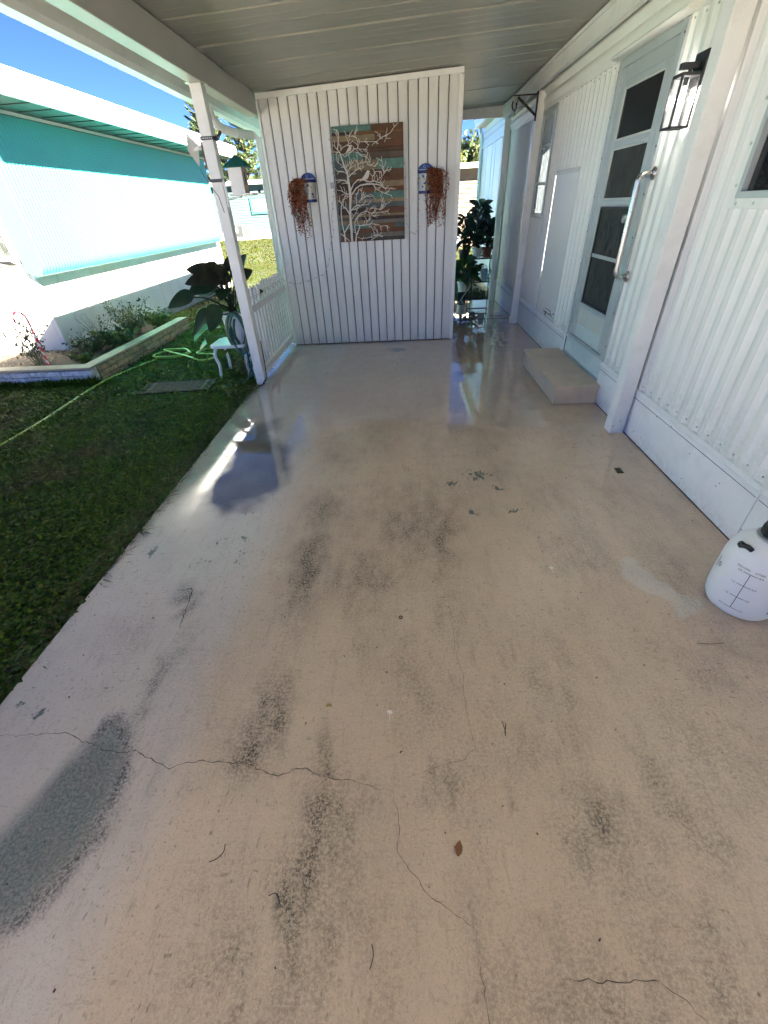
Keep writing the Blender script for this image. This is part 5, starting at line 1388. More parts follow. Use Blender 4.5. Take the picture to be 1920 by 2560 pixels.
mb = MB(); mb.add([(-4.03, 5.24, .10), (-4.03, 8.04, .07), (-4.89, 8.04, .07), (-4.89, 6.23, .10), (-5.9, 6.23, .10), (-5.9, 5.24, .10)], [(0, 1, 2, 3, 4, 5)])
mb.build('soil', mat('bed_soil', (.045, .034, .022), .95, var=.4, scale=18, dirt=(.12, .08, .045), dirt_amt=.6, dirt_scale=12, bump=1.0, bump_scale=30), BED)
rng = np.random.default_rng(77)
def lush(name, label, cat, x, y, z, r, h, n, size, tints, seed, stems=8, group=None, aspect=.6):
    rg = np.random.default_rng(seed); T = thing(name, label, cat, (x, y, z), group)
    st = MB(); P = []
    for k in range(stems):
        a = rg.uniform(0, 6.28); rr = r * math.sqrt(rg.random()); t_ = Vector((x + rr * math.cos(a), y + rr * math.sin(a), z + h * rg.uniform(.5, 1)))
        st.tube([(x + rr * .2 * math.cos(a), y + rr * .2 * math.sin(a), z - .02), Vector((x, y, z)).lerp(t_, .6), t_], [.006, .004, .002], 5)
        for q in range(n // stems):
            f = rg.uniform(.25, 1.02); c = np.array([x, y, z]) * (1 - f) + np.array(t_) * f; P.append(c + rg.normal(size=3) * np.array([.03, .03, .02]) * (r / .2))
    st.build('stem', mat('green_stem', (.09, .10, .04), .7), T)
    v, f_, t2 = leaves_at(np.array(P), size, tints, rg, .9, aspect)
    arr_mesh('foliage', v, f_, LEAFM, T, tint=t2)
    return T
DG = [(.04, .075, .02), (.06, .10, .025), (.03, .05, .02)]; LG = [(.10, .17, .03), (.14, .21, .04), (.07, .12, .03)]
bp_ = 'plants in the flower bed'
lush('weedy_plant', 'dry brown weeds at the near corner of the flower bed', 'weed', -4.45, 5.75, .09, .26, .22, 420, .030, [(.10, .08, .04), (.07, .06, .03), (.14, .10, .06)], 1, 16, bp_, .3)
lush('weedy_plant', 'thin seed-head weeds against the shaded wall in the flower bed', 'weed', -4.6, 6.6, .09, .25, .42, 150, .020, [(.10, .06, .05), (.08, .07, .04)], 2, 22, bp_, .4)
lush('leafy_plant', 'round-leaved green plant in the near half of the flower bed', 'plant', -4.25, 5.55, .09, .14, .12, 50, .075, LG, 3, 10, bp_, .9)
lush('leafy_plant', 'round-leaved plants in the middle of the flower bed', 'plant', -4.25, 6.45, .09, .32, .24, 300, .080, DG + LG, 4, 16, bp_, .9)
lush('leafy_plant', 'grassy dark green clump in the middle of the flower bed', 'plant', -4.5, 6.15, .09, .32, .26, 520, .07, DG, 5, 22, bp_, .25)
lush('leafy_plant', 'tall tangled green clump toward the far end of the flower bed', 'plant', -4.45, 7.2, .08, .42, .52, 900, .05, DG + [(.09, .12, .03)], 6, 30, bp_, .4)
lush('leafy_plant', 'bright green low plant at the far end of the flower bed', 'plant', -4.22, 7.7, .08, .28, .28, 420, .06, LG, 7, 18, bp_, .6)
# sunlit shrub with a pink flower
SB = lush('flowering_shrub', 'small shrub with a pink flower at the left end of the flower bed', 'shrub', -4.92, 5.62, .10, .30, .62, 330, .055, [(.09, .11, .05), (.12, .13, .07), (.06, .07, .035)], 9, 15, None, .42)
mb = MB()
for k in range(14):
    a = k * 2.4; mb.leaf((-4.80, 5.60, .70), (math.cos(a), math.sin(a), .5), (0, 0, 1), .035, .022, .2, n=3)
mb.build('flower', mat('pink_petal', (.65, .25, .55), .6), SB)
mb = MB(); rl = random.Random(9)
for k in range(120):
    mb.leaf((rl.uniform(-5.5, -4.75), rl.uniform(5.3, 5.9), .108 + rl.uniform(0, .02)), (rl.uniform(-1, 1), rl.uniform(-1, 1), rl.uniform(-.1, .3)), (0, 0, 1), .05, .022, .1, n=2)
tag(mb.build('leaf_litter', mat('dry_leaf_litter', (.36, .24, .13), .8, var=.4, scale=30)), 'dry brown leaf litter under the pink-flowered shrub', 'leaf litter', kind='stuff')
# candy cane
mb = MB(); P = []
base = Vector((-4.60, 5.36, .09)); 
for i in range(60): P.append(base + Vector((-.02, .05, .58)) * (i / 59))
ct = P[-1] + Vector((-.085, 0, .0))
for i in range(1, 36):
    a = math.radians(5.6 * i); P.append(ct + Vector((.085 * math.cos(a), 0, .10 * math.sin(a))))
nS = 12; mb.tube(P, .013, nS)
L_ = 0; cl = []
for i, p in enumerate(P):
    if i: L_ += (P[i] - P[i - 1]).length
    for k in range(nS):
        cl.append((.62, .012, .04) if ((L_ / .10 + k / nS) % 1) < .68 else (.78, .74, .72))
mb.c = cl
top('candy_cane', mb, vcol_mat('candy_plastic', .3, var=.05), 'red and white candy cane stake in the flower bed', 'candy cane', smooth=True)

# ------------------------------------------------------------------ garden hoses
def smooth_path(pts, n=10):
    pts = [Vector(p) for p in pts]; out = []
    for i in range(len(pts) - 1):
        p0 = pts[max(0, i - 1)]; p1 = pts[i]; p2 = pts[i + 1]; p3 = pts[min(len(pts) - 1, i + 2)]
        for k in range(n):
            t_ = k / n
            out.append(.5 * ((2 * p1) + (p2 - p0) * t_ + (2 * p0 - 5 * p1 + 4 * p2 - p3) * t_ ** 2 + (3 * p1 - p0 - 3 * p2 + p3) * t_ ** 3))
    return out + [pts[-1]]
HZ = LAWN_Z + .035
hp = [(-4.6, 1.6, HZ), (-4.2, 2.4, HZ), (-3.80, 3.25, HZ), (-3.74, 3.7, HZ), (-3.755, 4.2, HZ), (-3.79, 4.7, HZ), (-3.78, 5.15, HZ + .01), (-3.71, 5.6, HZ), (-3.58, 6.0, HZ)]
cx, cy = -3.42, 6.25
for k in range(18):
    a = math.radians(-120 + k * 36); r_ = .20 + .004 * (k % 7); hp.append((cx + (r_ + .05) * math.cos(a), cy + r_ * math.sin(a), HZ + .010 + .018 * (k // 10) + .006 * (k % 2)))
hp += [(-3.1, 6.05, HZ + .03), (-2.85, 5.92, HZ), (-2.70, 6.02, HZ), (-2.78, 6.2, HZ), (-3.05, 6.28, HZ), (-3.0, 6.5, HZ), (-2.7, 6.62, HZ), (-2.4, 6.55, HZ), (-2.2, 6.3, HZ), (-2.05, 5.9, HZ)]
mb = MB(); mb.tube(smooth_path(hp, 8), .0115, 10)
top('garden_hose', mb, mat('lime_hose', (.34, .50, .06), .35, var=.1, scale=8), 'lime green garden hose snaking across the lawn to a loose coil', 'hose', smooth=True)
# hose stand and dark green coil behind the post
HS = thing('hose_stand', 'white hose stand behind the left post under the plant pot', 'hose stand', (-1.93, 5.36, LAWN_Z))
mb = MB(); mb.prism([(-1.99, 5.34, LAWN_Z), (-1.87, 5.34, LAWN_Z), (-1.90, 5.34, .62), (-1.96, 5.34, .62)], (0, .06, 0)); mb.build('upright', FW, HS, bevel=.006)
mb = MB(); mb.lathe([(.10, 0), (.10, .10), (.085, .10), (.085, 0)], (0, 0, 0), 18, 0.2, math.pi - .2); mb.v = [(-1.93 + v[0], 5.30 - v[2] + .04, .57 + v[1]) for v in mb.v]; mb.build('saddle', FW, HS)
mb = MB(); mb.lathe([(.12, 0), (.12, .04), (.10, .06), (.10, .0)], (-1.93, 5.37, LAWN_Z), 20); mb.lathe([(.0, .06), (.10, .06)], (-1.93, 5.37, LAWN_Z), 20); mb.build('foot', FW, HS, smooth='auto')
GH = mat('dark_green_hose', (.018, .105, .085), .4, var=.2, scale=10); GH2 = mat('faded_hose', (.16, .17, .10), .5, var=.2, scale=10)
HC = thing('coiled_hose', 'dark green hose coil hanging behind the left post', 'hose', (-1.93, 5.2, .2))
rh = random.Random(3)
for k in range(9):
    w_ = rh.uniform(.085, .125); zb_ = rh.uniform(.15, .30); yy = 5.19 + k * .016; cxx = -1.955 + rh.uniform(-.03, .03); P = []
    for i in range(28):
        a = 2 * math.pi * i / 28; s_ = math.sin(a); zz_ = (.685 - .01 * (k % 3)) if False else 0
        zt_ = .685 - .006 * (k % 4); zc_ = (zt_ + zb_) / 2; hh = (zt_ - zb_) / 2
        P.append((cxx + w_ * math.cos(a) * (1.0 if s_ > 0 else (1 - .35 * s_ * s_)) + .02 * s_ * (k % 3 - 1), yy + .012 * math.cos(a), zc_ + hh * s_))
    mb = MB(); mb.tube(P, .0125, 8, closed=True); mb.build('loop', GH2 if k in (1, 4) else GH, HC, smooth=True)
mb = MB(); mb.tube(smooth_path([(-1.86, 5.22, .30), (-1.84, 5.15, .18), (-1.86, 5.05, .06), (-1.90, 4.98, -.02), (-2.02, 4.92, HZ - .01), (-2.2, 4.80, HZ - .015)], 6), .012, 8); mb.build('tail', GH, HC, smooth=True)
mb = MB(); mb.tube(smooth_path([(-1.90, 5.2, .25), (-1.88, 5.12, .14), (-1.84, 5.06, .04), (-1.80, 5.02, -.03)], 6), .012, 8); mb.build('tail', GH, HC, smooth=True)
# ------------------------------------------------------------------ plastic side table, potted plant
TB = thing('plastic_side_table', 'white plastic side table on the lawn behind the left post', 'table', (-2.13, 5.40, LAWN_Z))
def rrect(cx, cy, w, d, r, z, n=5):
    P = []
    for sx, sy, a0 in ((1, 1, 0), (-1, 1, 90), (-1, -1, 180), (1, -1, 270)):
        for k in range(n + 1):
            a = math.radians(a0 + 90 * k / n); P.append((cx + sx * (w / 2 - r) + r * math.cos(a), cy + sy * (d / 2 - r) + r * math.sin(a), z))
    return P
mb = MB(); mb.prism(rrect(-2.13, 5.40, .44, .44, .07, .30), (0, 0, .035)); mb.build('table_top', FW, TB, bevel=.004)
for sx, sy in ((-1, -1), (1, -1), (1, 1), (-1, 1)):
    a = Vector((-2.13 + sx * .16, 5.40 + sy * .15, .30)); b = Vector((-2.13 + sx * .185, 5.40 + sy * .18, LAWN_Z))
    P = [a, a + Vector((sx * .022, sy * .02, -.05)), a + Vector((sx * .03, sy * .025, -.11)), a + Vector((sx * .012, sy * .015, -.20)), b + Vector((-sx * .012, -sy * .01, .10)), b]
    mb = MB(); mb.tube(smooth_path(P, 5), .019, 8); mb.build('leg', FW, TB, smooth=True)
PT = thing('flower_pot', 'white tapered flower pot on the plastic side table', 'pot', (-2.03, 5.40, .335))
mb = MB(); mb.lathe([(0, .0), (.105, 0), (.148, .275), (.160, .278), (.162, .315), (.150, .318), (.146, .30), (.0, .28)], (-2.03, 5.40, .335), 28); mb.build('pot_body', FW, PT, smooth='auto')
mb = MB(); mb.lathe([(0, .305), (.146, .302)], (-2.03, 5.40, .3352), 20); mb.build('soil', GAP, PT)
PH = thing('potted_philodendron', 'dark maroon broad-leaved plant in the white pot by the post', 'plant', (-2.03, 5.40, .65))
MAR = mat('maroon_leaf', (.024, .026, .010), .5, var=.45, scale=9, dirt=(.045, .015, .008), dirt_amt=.45, dirt_scale=5, trans=.06, spec=.25)
DKG = mat('dark_leaf', (.020, .042, .012), .5, var=.4, scale=9, trans=.06, spec=.25)
pb = Vector((-2.03, 5.40, .66))
lv = [((-2.14, 5.34, 1.07), (-2.42, 5.28, 1.17), .15, 0), ((-2.42, 5.26, .86), (-2.70, 5.20, .80), .17, 1), ((-2.05, 5.36, .98), (-2.05, 5.30, 1.23), .16, 0), ((-1.88, 5.40, 1.06), (-1.70, 5.35, 1.30), .12, 1), ((-1.86, 5.36, .98), (-1.66, 5.34, 1.13), .15, 0),
      ((-1.80, 5.36, .82), (-1.585, 5.34, .91), .12, 1), ((-2.16, 5.30, 1.02), (-2.44, 5.22, 1.03), .16, 0), ((-2.14, 5.28, .98), (-2.40, 5.16, .93), .20, 1), ((-2.06, 5.26, 1.02), (-2.22, 5.08, 1.02), .18, 0), ((-2.30, 5.30, .70), (-2.49, 5.24, .50), .13, 1),
      ((-2.16, 5.26, .74), (-2.26, 5.16, .54), .15, 1), ((-1.98, 5.30, 1.05), (-1.92, 5.12, 1.15), .15, 0), ((-2.08, 5.50, 1.04), (-2.22, 5.68, 1.17), .15, 0), ((-1.95, 5.50, 1.0), (-1.86, 5.70, 1.1), .14, 1), ((-2.12, 5.36, 1.10), (-2.2, 5.28, 1.22), .13, 0), ((-1.96, 5.44, 1.10), (-1.93, 5.40, 1.28), .12, 0), ((-2.0, 5.24, .92), (-2.0, 5.04, .86), .15, 1), ((-2.20, 5.42, .90), (-2.42, 5.45, .86), .14, 1)]
for a, b, w_, kk in lv:
    a, b = Vector(a), Vector(b); d = b - a
    mb = MB(); mb.tube(smooth_path([pb + Vector((rl.uniform(-.05, .05), rl.uniform(-.05, .05), 0)), pb.lerp(a, .55) + Vector((0, 0, .05)), a], 4), [.009] * 8 + [.007], 6); st = mb.build('petiole', MAR, PH, smooth=True)
    mb = MB(); up = Vector((0, -.75, .75)) if abs(d.normalized().z) < .8 else Vector((.2, -1, .2)); mb.leaf(a - d.normalized() * .03, d + Vector((0, 0, .12 * d.length)), up, d.length * 1.12, w_ * 1.25, .22, .22, 9, tipw=.7); mb.build('leaf', DKG if kk else MAR, PH, smooth=True)
BG = thing('broadleaf_plant', 'bright green broad-leaved plant behind the plastic side table', 'plant', (-2.42, 5.80, LAWN_Z))
LGM = mat('bright_leaf', (.11, .19, .028), .45, var=.3, scale=6, trans=.35)
pb = Vector((-2.40, 5.80, LAWN_Z))
for a, L_, z_, w_ in [(3.4, .26, .62, .24), (4.0, .28, .52, .26), (4.6, .24, .40, .24), (2.8, .22, .52, .2), (5.3, .26, .62, .22), (.2, .22, .55, .2), (1.2, .22, .6, .2), (3.7, .22, .34, .22), (4.9, .22, .28, .2), (2.2, .2, .45, .2), (4.3, .22, .72, .2)]:
    c = pb + Vector((math.cos(a) * .12, math.sin(a) * .12, z_)); d = Vector((math.cos(a), math.sin(a), .05))
    mb = MB(); mb.tube([pb, pb.lerp(c, .6) + Vector((0, 0, .04)), c], .006, 6); mb.build('petiole', LGM, BG)
    mb = MB(); mb.leaf(c, d, (0, 0, 1), L_, w_, .55, .15, 8, tipw=.7); mb.build('leaf', LGM, BG, smooth=True)
lush('creeping_plant', 'yellow-green creeping plant at the slab edge by the left post', 'plant', -1.88, 4.50, LAWN_Z, .16, .12, 260, .032, [(.16, .20, .04), (.20, .22, .06), (.10, .15, .03)], 21, 24, None, .7)
lush('creeping_plant', 'yellowing leafy plant under the hose coil', 'plant', -2.0, 5.22, LAWN_Z, .13, .24, 70, .07, [(.20, .21, .05), (.13, .16, .04)], 22, 12, None, .8)
lush('weedy_plant', 'grassy weed at the slab edge near the left picture border', 'weed', -1.80, .93, LAWN_Z, .09, .12, 60, .085, [(.09, .16, .04), (.12, .19, .05), (.06, .11, .03)], 23, 14, None, .18)
# outdoor mat with woven pattern
DM = thing('door_mat', 'dark brown patterned mat lying on the lawn', 'mat', (-2.71, 4.86, LAWN_Z))
MATB = mat('mat_black', (.014, .015, .015), .9, var=.3, scale=30, bump=.5); MATR = mat('mat_brown', (.035, .016, .010), .9, var=.3, scale=30, bump=.5); MATW = mat('mat_cream', (.10, .085, .065), .9, var=.2, scale=30)
ang = math.radians(6); ca, sa = math.cos(ang), math.sin(ang)
def mpt(u, v, z): return (-2.71 + (u * ca - v * sa), 4.86 + (u * sa + v * ca), z)
def mbox(mb, u0, u1, v0, v1, z0, z1):
    vs = [mpt(u, v, z) for z in (z0, z1) for u, v in ((u0, v0), (u1, v0), (u1, v1), (u0, v1))]
    mb.add(vs, [(0, 3, 2, 1), (4, 5, 6, 7), (0, 1, 5, 4), (1, 2, 6, 5), (2, 3, 7, 6), (3, 0, 4, 7)])
MZ = LAWN_Z + .035
mb = MB(); mbox(mb, -.42, .42, -.20, .20, MZ - .012, MZ); mb.build('border', MATB, DM, bevel=.003)
mb = MB(); mbox(mb, -.30, .30, -.145, .145, MZ + .0005, MZ + .003); mb.build('field', MATR, DM)
mb = MB()
for (a, b, c, d) in ((-.335, -.302, -.17, .17), (.302, .335, -.17, .17), (-.302, .302, -.158, -.147), (-.302, .302, .147, .158), (-.415, -.408, -.19, .19), (.408, .415, -.19, .19), (-.408, .408, .185, .19), (-.408, .408, -.19, -.185)): mbox(mb, a, b, c, d, MZ + .0006, MZ + .0042)
rm = random.Random(14)
for k in range(7):
    u = -.25 + k * .083
    mbox(mb, u - .042, u - .037, -.14, .14, MZ + .0032, MZ + .0048)
    for j in range(5):
        v = -.115 + j * .05; mbox(mb, u - .028, u + .024, v, v + .006, MZ + .0032, MZ + .0048)
        if (j + k) % 2: mbox(mb, u + .018, u + .024, v + .007, v + .045, MZ + .0032, MZ + .0048)
        else: mbox(mb, u - .028, u - .022, v + .007, v + .045, MZ + .0032, MZ + .0048)
for s_ in (-1, 1):
    for j in range(6):
        v = -.16 + j * .055; a = Vector(mpt(s_ * .345, v, MZ + .003)); b = Vector(mpt(s_ * .40, v + (.05 if j % 2 else -.03), MZ + .003)); mb.bar(a, b, .007, .002)
mb.build('woven_line', MATW, DM)

# ------------------------------------------------------------------ plant shelf at the end of the passage
DKMAT = mat('dark_doormat', (.04, .045, .05), .9, var=.3, scale=20, bump=.4)
mb = MB(); mb.box(.72, 1.50, 9.34, 9.80, LAWN_Z + .002, LAWN_Z + .03); top('door_mat', mb, DKMAT, 'plain dark mat on the ground beyond the passage', 'mat', bevel=.005)
SHF = thing('wire_shelf', 'two-tier wire plant shelf at the end of the passage', 'shelf', (1.57, 9.75, LAWN_Z))
for z_ in (.30, .70):
    mb = MB(); mb.box(1.36, 1.80, 9.48, 9.50, z_ - .02, z_); mb.box(1.36, 1.38, 9.50, 10.05, z_ - .02, z_); mb.box(1.78, 1.80, 9.50, 10.05, z_ - .02, z_); mb.box(1.38, 1.78, 10.03, 10.05, z_ - .02, z_)
    for k in range(9): mb.box(1.395 + k * .043, 1.40 + k * .043, 9.50, 10.03, z_ - .012, z_ - .006)
    mb.build('tier', GAP if z_ < .5 else DARKRUST, SHF)
for (a, b) in ((1.365, 9.485), (1.795, 9.485), (1.365, 10.045), (1.795, 10.045)):
    mb = MB(); mb.tube([(a, b, LAWN_Z), (a, b, .72)], .009, 6); mb.build('leg', DARKRUST, SHF)
mb = MB(); mb.tube([(1.38, 9.50, .28), (1.12, 9.40, LAWN_Z)], .008, 6); mb.build('brace', ALU, SHF)
TERR = mat('terracotta', (.20, .075, .045), .8, var=.2)
def potplant(name, plabel, potlabel, x, y, z, r, h, pm, n, L_, W_, hh, lm, seed, curl=.35, ph=.0):
    T = thing('flower_pot', potlabel, 'pot', (x, y, z)); mb = MB(); mb.lathe([(0, 0), (r * .75, 0), (r, h), (r * 1.08, h), (r * 1.08, h * .86), (r * .9, h * .9), (0, h * .88)], (x, y, z), 18); mb.build('pot_body', pm, T, smooth='auto')
    P = thing(name, plabel, 'plant', (x, y, z + h)); rr = random.Random(seed)
    for k in range(n):
        a = k * 2.399 + ph; f = (k + .5) / n; c = Vector((x + math.cos(a) * r * (.3 + 1.2 * (1 - f)), y + math.sin(a) * r * (.3 + 1.2 * (1 - f)), z + h + hh * (.1 + .9 * f))); d = Vector((math.cos(a), math.sin(a) * .7, .1 + .8 * f)); l_ = L_ * rr.uniform(.75, 1.15)
        mb = MB(); mb.tube([(x, y, z + h * .9), (x * .7 + c.x * .3, y * .7 + c.y * .3, (z + h + c.z) / 2), c], .006, 5); mb.leaf(c, d, (0, -.7, .7), l_, W_ * rr.uniform(.8, 1.15), curl * rr.uniform(.5, 1.4), .25, 6, tipw=.85); mb.build('leaf', lm, P, smooth=True)
    return P
RUB = mat('rubber_leaf', (.018, .040, .016), .42, var=.35, scale=8, dirt=(.08, .10, .04), dirt_amt=.3)
potplant('rubber_plant', 'tall dark rubber plant on the upper wire shelf', 'white pot on the upper wire shelf', 1.46, 9.70, .70, .10, .16, FW, 46, .26, .13, .68, RUB, 1, .5)
potplant('rubber_plant', 'bushy dark plant in the terracotta pot on the upper shelf', 'terracotta pot on the upper wire shelf', 1.64, 9.60, .70, .10, .17, TERR, 44, .24, .11, .40, RUB, 2, .5)
potplant('foliage_plant', 'drooping dark plant on the black stand beside the wire shelf', 'dark pot on the black stand beside the wire shelf', 1.24, 9.90, .62, .11, .20, BLACK, 46, .32, .075, .55, DKG, 3, .9)
BS = thing('plant_stand', 'low black metal plant stand left of the wire shelf', 'plant stand', (1.24, 9.90, LAWN_Z))
mb = MB(); mb.lathe([(.0, 0), (.15, 0), (.15, .02), (0, .02)], (1.24, 9.90, .60), 16); mb.build('plate', BLACK, BS)
for a in (.5, 2.6, 4.7):
    mb = MB(); mb.tube([(1.24 + .13 * math.cos(a), 9.9 + .13 * math.sin(a), .60), (1.24 + .17 * math.cos(a), 9.9 + .17 * math.sin(a), LAWN_Z)], .008, 6); mb.build('leg', BLACK, BS)
potplant('foliage_plant', 'leafy green plant in the white ground pot by the passage', 'white pot on the ground by the passage mat', 1.20, 9.62, LAWN_Z + .18, .10, .18, FW, 30, .28, .11, .34, mat('lily_leaf', (.03, .08, .012), .4, var=.3, scale=6, trans=.25), 4, .5)
mb = MB(); mb.lathe([(0, 0), (.09, 0), (.09, .18), (0, .18)], (1.20, 9.62, LAWN_Z), 14); top('upturned_pot', mb, BLACK, 'black upturned pot carrying the white ground pot', 'pot')
mb = MB(); mb.lathe([(0, 0), (.03, .005), (.045, .04), (.035, .09), (.018, .12), (.02, .15), (0, .155)], (1.02, 9.58, LAWN_Z + .03), 16); top('yellow_ornament', mb, YEL, 'small yellow gourd ornament beside the white ground pot', 'ornament', smooth=True)
potplant('foliage_plant', 'small dark plant with purple-black leaves on the lower shelf', 'small pot on the lower wire shelf', 1.46, 9.72, .30, .07, .10, BLACK, 16, .15, .06, .14, MAR, 5)
mb = MB()
for k in range(9): a = k * .7; mb.leaf((1.40, 9.55, .335), (math.cos(a), math.sin(a), .4), (0, 0, 1), .06, .04, .3, n=3)
top('pink_flower', mb, mat('pale_pink_petal', (.55, .38, .42), .6), 'pale pink flower head on the lower wire shelf edge', 'flower')
WCN = thing('watering_can', 'pale grey banded watering can on the lower wire shelf', 'watering can', (1.62, 9.56, .30))
CAN = mat('galvanised_can', (.48, .53, .54), .4, .2, var=.12, scale=8)
mb = MB(); mb.lathe([(0, 0), (.072, 0), (.066, .20), (.05, .215), (0, .215)], (1.61, 9.56, .301), 20); mb.build('can_body', CAN, WCN, smooth='auto')
for z_ in (.04, .08, .12, .16):
    mb = MB(); mb.tube([(1.61 + .071 * math.cos(a), 9.56 + .071 * math.sin(a), .301 + z_) for a in np.linspace(0, 6.28, 18, endpoint=False)], .003, 5, closed=True); mb.build('band', ALU, WCN)
mb = MB(); mb.tube(smooth_path([(1.56, 9.56, .50), (1.57, 9.56, .555), (1.61, 9.56, .575), (1.655, 9.56, .55), (1.665, 9.56, .48)], 5), .007, 7); mb.build('handle', CAN, WCN, smooth=True)
mb = MB(); mb.tube([(1.665, 9.56, .36), (1.72, 9.56, .45), (1.76, 9.56, .56)], [.014, .011, .009], 8); mb.build('spout', CAN, WCN, smooth=True)
lush('creeping_plant', 'low ground cover in the shade beneath the wire shelf', 'plant', 1.45, 9.9, LAWN_Z, .4, .10, 500, .05, DG + [(.05, .09, .03)], 31, 40, None, .5)

# ------------------------------------------------------------------ sprayer jug
SJ = thing('sprayer_jug', 'white plastic sprayer jug with black cap on the slab', 'sprayer', (1.55, 1.415, 0))
JUG = mat('translucent_white_plastic', (.80, .81, .80), .35, var=.03, scale=3, dirt=(.72, .70, .55), dirt_amt=.25, dirt_scale=5, trans=.12)
SX, SY = 1.558, 1.415
jp = [(0, .004), (.112, .004), (.130, .012), (.142, .035), (.148, .07), (.149, .10), (.149, .26), (.146, .285), (.136, .315), (.115, .345), (.085, .368), (.062, .378), (.055, .392), (.0, .395)]
jp = [(q * .965, z_ * 1.04) for q, z_ in jp]
mb = MB(); mb.lathe(jp, (SX, SY, 0), 48); mb.build('tank', JUG, SJ, smooth=True)
mb = MB(); mb.lathe([(0, .0), (.060, .0), (.066, .01), (.066, .045), (.058, .06), (.035, .066), (.03, .09), (0, .092)], (SX, SY, .40), 10); mb.build('cap', BLACK, SJ, bevel=.003)
mb = MB(); mb.bar((SX - .055, SY - .012, .485), (SX + .055, SY + .012, .485), .022, .022); mb.tube([(SX, SY, .47), (SX, SY, .50)], .012, 8); mb.build('pump_handle', BLACK, SJ, bevel=.004)
mb = MB(); mb.lathe([(.058, 0), (.074, .004), (.074, .012), (.058, .014)], (SX, SY, .388), 24); mb.build('collar', ALU, SJ, smooth='auto')
# nozzle clip and carrying-strap lugs on the shoulder
mb = MB(); mb.tube([(SX - .118, SY + .02, .352), (SX - .125, SY + .0, .358), (SX - .118, SY - .02, .362), (SX - .105, SY - .03, .352)], .011, 8); mb.bar((SX - .135, SY + .01, .352), (SX - .095, SY + .0, .350), .02, .014); mb.build('strap_lug', BLACK, SJ, smooth=True)
mb = MB(); mb.tube([(SX - .012, SY - .12, .335), (SX + .04, SY - .125, .322), (SX + .09, SY - .115, .318)], .012, 8); mb.build('strap_lug', BLACK, SJ, smooth=True)
mb = MB(); mb.tube(smooth_path([(SX + .09, SY - .115, .318), (SX + .16, SY - .06, .20), (SX + .17, SY + .03, .06), (SX + .15, SY + .12, .012), (SX + .05, SY + .19, .010)], 6), .008, 8); mb.build('spray_hose', BLACK, SJ, smooth=True)
INK = mat('black_ink', (.02, .02, .022), .5)
def on_tank(u, z):
    a = A_S + u / .1495
    r = .1497
    zs = [q[1] for q in jp]; rs_ = [q[0] for q in jp]
    return (SX + (np.interp(z, zs[1:], rs_[1:]) + .0012) * math.cos(a), SY + (np.interp(z, zs[1:], rs_[1:]) + .0012) * math.sin(a), z)
A_S = math.radians(219)
def ink_rect(mb, u0, u1, z0, z1):
    n = 4; m_ = max(1, int((z1 - z0) / .012)); vs = []
    for j in range(m_ + 1):
        for i in range(n + 1): vs.append(on_tank(u0 + (u1 - u0) * i / n, z0 + (z1 - z0) * j / m_))
    mb.add(vs, [(j * (n + 1) + i, j * (n + 1) + i + 1, (j + 1) * (n + 1) + i + 1, (j + 1) * (n + 1) + i) for j in range(m_) for i in range(n)])
def text_geo(s_, size):
    cu = bpy.data.curves.new('lettering', 'FONT'); cu.body = s_; cu.size = size; cu.resolution_u = 3
    ob = bpy.data.objects.new('lettering', cu); col.objects.link(ob)
    dg = bpy.context.evaluated_depsgraph_get(); me = ob.evaluated_get(dg).to_mesh()
    vs = [tuple(v.co) for v in me.vertices]; fs = [tuple(p.vertices) for p in me.polygons]
    ob.evaluated_get(dg).to_mesh_clear(); bpy.data.objects.remove(ob); bpy.data.curves.remove(cu)
    return vs, fs
mb = MB(); ink_rect(mb, -.0012, .0012, .067, .268)
def ink_text(s_, size, u, z, spread=1.0):
    vs, fs = text_geo(s_, size); mb.add([on_tank(u + v[0] * spread, z + v[1]) for v in vs], fs)
ticks = [(.268, '2.0', '8.0'), (.201, '1.5', '6.0'), (.134, '1.0', '4.0'), (.067, '0.5', '2.0')]
for z_, gl, lt in ticks:
    ink_rect(mb, -.028, -.001, z_ - .0012, z_ + .0012); ink_rect(mb, .001, .028, z_ - .0012, z_ + .0012)
    ink_text(gl, .013, -.050, z_ - .005); ink_text(lt, .013, .031, z_ - .005)
ink_text('GALLONS', .012, -.062, .281); ink_text('LITERS', .012, .012, .281)
mb.build('graduation_scale', INK, SJ)
mb = MB(); vs, fs = text_geo('o', .05); mb.add([on_tank(-.150 + v[0] * .8, .205 + v[1]) for v in vs], fs); ink_rect(mb, -.162, -.158, .19, .25); mb.build('lettering', INK, SJ)
mb = MB(); ink_rect(mb, .135, .170, .08, .083); ink_rect(mb, .135, .170, .11, .113); ink_rect(mb, .135, .138, .083, .11); ink_rect(mb, .142, .165, .09, .092); ink_rect(mb, .142, .165, .098, .10); mb.build('warning_label', INK, SJ)

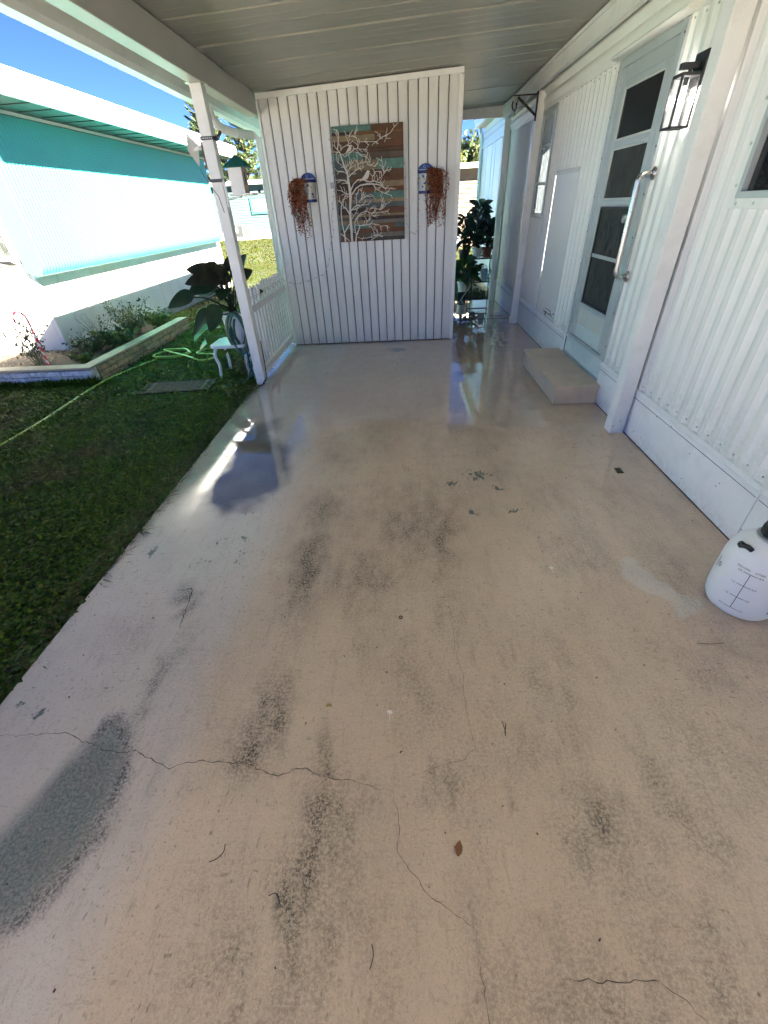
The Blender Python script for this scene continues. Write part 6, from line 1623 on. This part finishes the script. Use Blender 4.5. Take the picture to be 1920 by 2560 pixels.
# ------------------------------------------------------------------ small litter on the slab
DRYL = mat('dry_brown_leaf', (.22, .09, .02), .6, var=.35, scale=40); PETAL = mat('white_petal', (.80, .78, .74), .6); TWIG = mat('twig', (.05, .038, .03), .85, var=.3)
mb = MB(); mb.leaf((.135, .415, .004), (.25, 1, .15), (0, 0, 1), .040, .022, -.1, .5, 5); mb.leaf((.136, .43, .004), (-.8, .9, .2), (0, 0, 1), .014, .008, 0, .4, 3); top('fallen_leaf', mb, DRYL, 'curled brown dead leaf on the bare slab', 'leaf')
for (x_, y_, lb) in ((-.083, .855, 'white petal on a stalk lying mid-slab'), (.76, 1.65, 'white petal scrap toward the house side of the slab')):
    mb = MB()
    for k in range(4): a = k * 1.5 + .3; mb.leaf((x_, y_, .003), (math.cos(a * .45), math.sin(a * .45), .35), (0, 0, 1), .015, .010, .1, .3, 3)
    mb.tube([(x_, y_, .004), (x_ + .004, y_ - .03, .002)], .0012, 5); top('fallen_petal', mb, PETAL, lb, 'petal')
mb = MB()
for k in range(7): a = k * .9; mb.leaf((-.324, .883, .003), (math.cos(a * .6), math.sin(a * .6), .2), (0, 0, 1), .016, .005, .1, .3, 3)
top('grass_scrap', mb, mat('dry_grass', (.30, .25, .07), .7), 'yellowish scrap of dry grass on the slab', 'grass scrap')
tw = [([(-.625, .385, .003), (-.60, .395, .006), (-.588, .412, .004), (-.59, .43, .003)], 'curved dark twig on the lower left of the slab'), ([(-.42, .312, .003), (-.40, .318, .006), (-.388, .305, .004), (-.384, .295, .003)], 'small bent twig below the curved twig'), ([(-.115, .222, .003), (-.11, .20, .004), (-.118, .175, .003)], 'straight dark stick near the bottom centre of the slab'),
      ([(.345, .83, .003), (.35, .79, .004), (.347, .775, .003)], 'thin upright twig right of the long crack'), ([(1.25, 1.18, .003), (1.30, 1.175, .003), (1.36, 1.18, .003)], 'long thin twig in front of the sprayer jug')]
for P, lb in tw:
    mb = MB(); mb.tube(smooth_path(P, 4), .0014, 5); top('twig', mb, TWIG, lb, 'twig')
mb = MB(); mb.box(1.488, 1.530, 2.60, 2.665, .001, .010); mb.box(1.498, 1.520, 2.61, 2.655, .010, .013); top('brown_tag', mb, mat('brown_plastic', (.10, .075, .03), .5), 'small brown rectangular tag lying near the skirting', 'tag', bevel=.002)
mb = MB(); mb.tube([(-.039 + .008 * math.cos(a), 1.328 + .008 * math.sin(a), .003) for a in np.linspace(0, 6.28, 12, endpoint=False)], .0025, 6, closed=True); top('small_ring', mb, BLACK, 'tiny dark ring in the middle of the slab', 'ring')
rd = random.Random(55); mb = MB()
for k in range(90):
    x_, y_ = rd.uniform(-1.6, 1.7), rd.uniform(.1, 3.6); a = rd.uniform(0, 3.1); s_ = rd.uniform(.0015, .0038)
    mb.bar((x_, y_, .0025), (x_ + math.cos(a) * s_ * rd.uniform(1, 3), y_ + math.sin(a) * s_ * rd.uniform(1, 3), .0028), s_, .003)
tag(mb.build('grit', TWIG), 'scattered dark grit and seed husks on the slab', 'grit', kind='stuff')
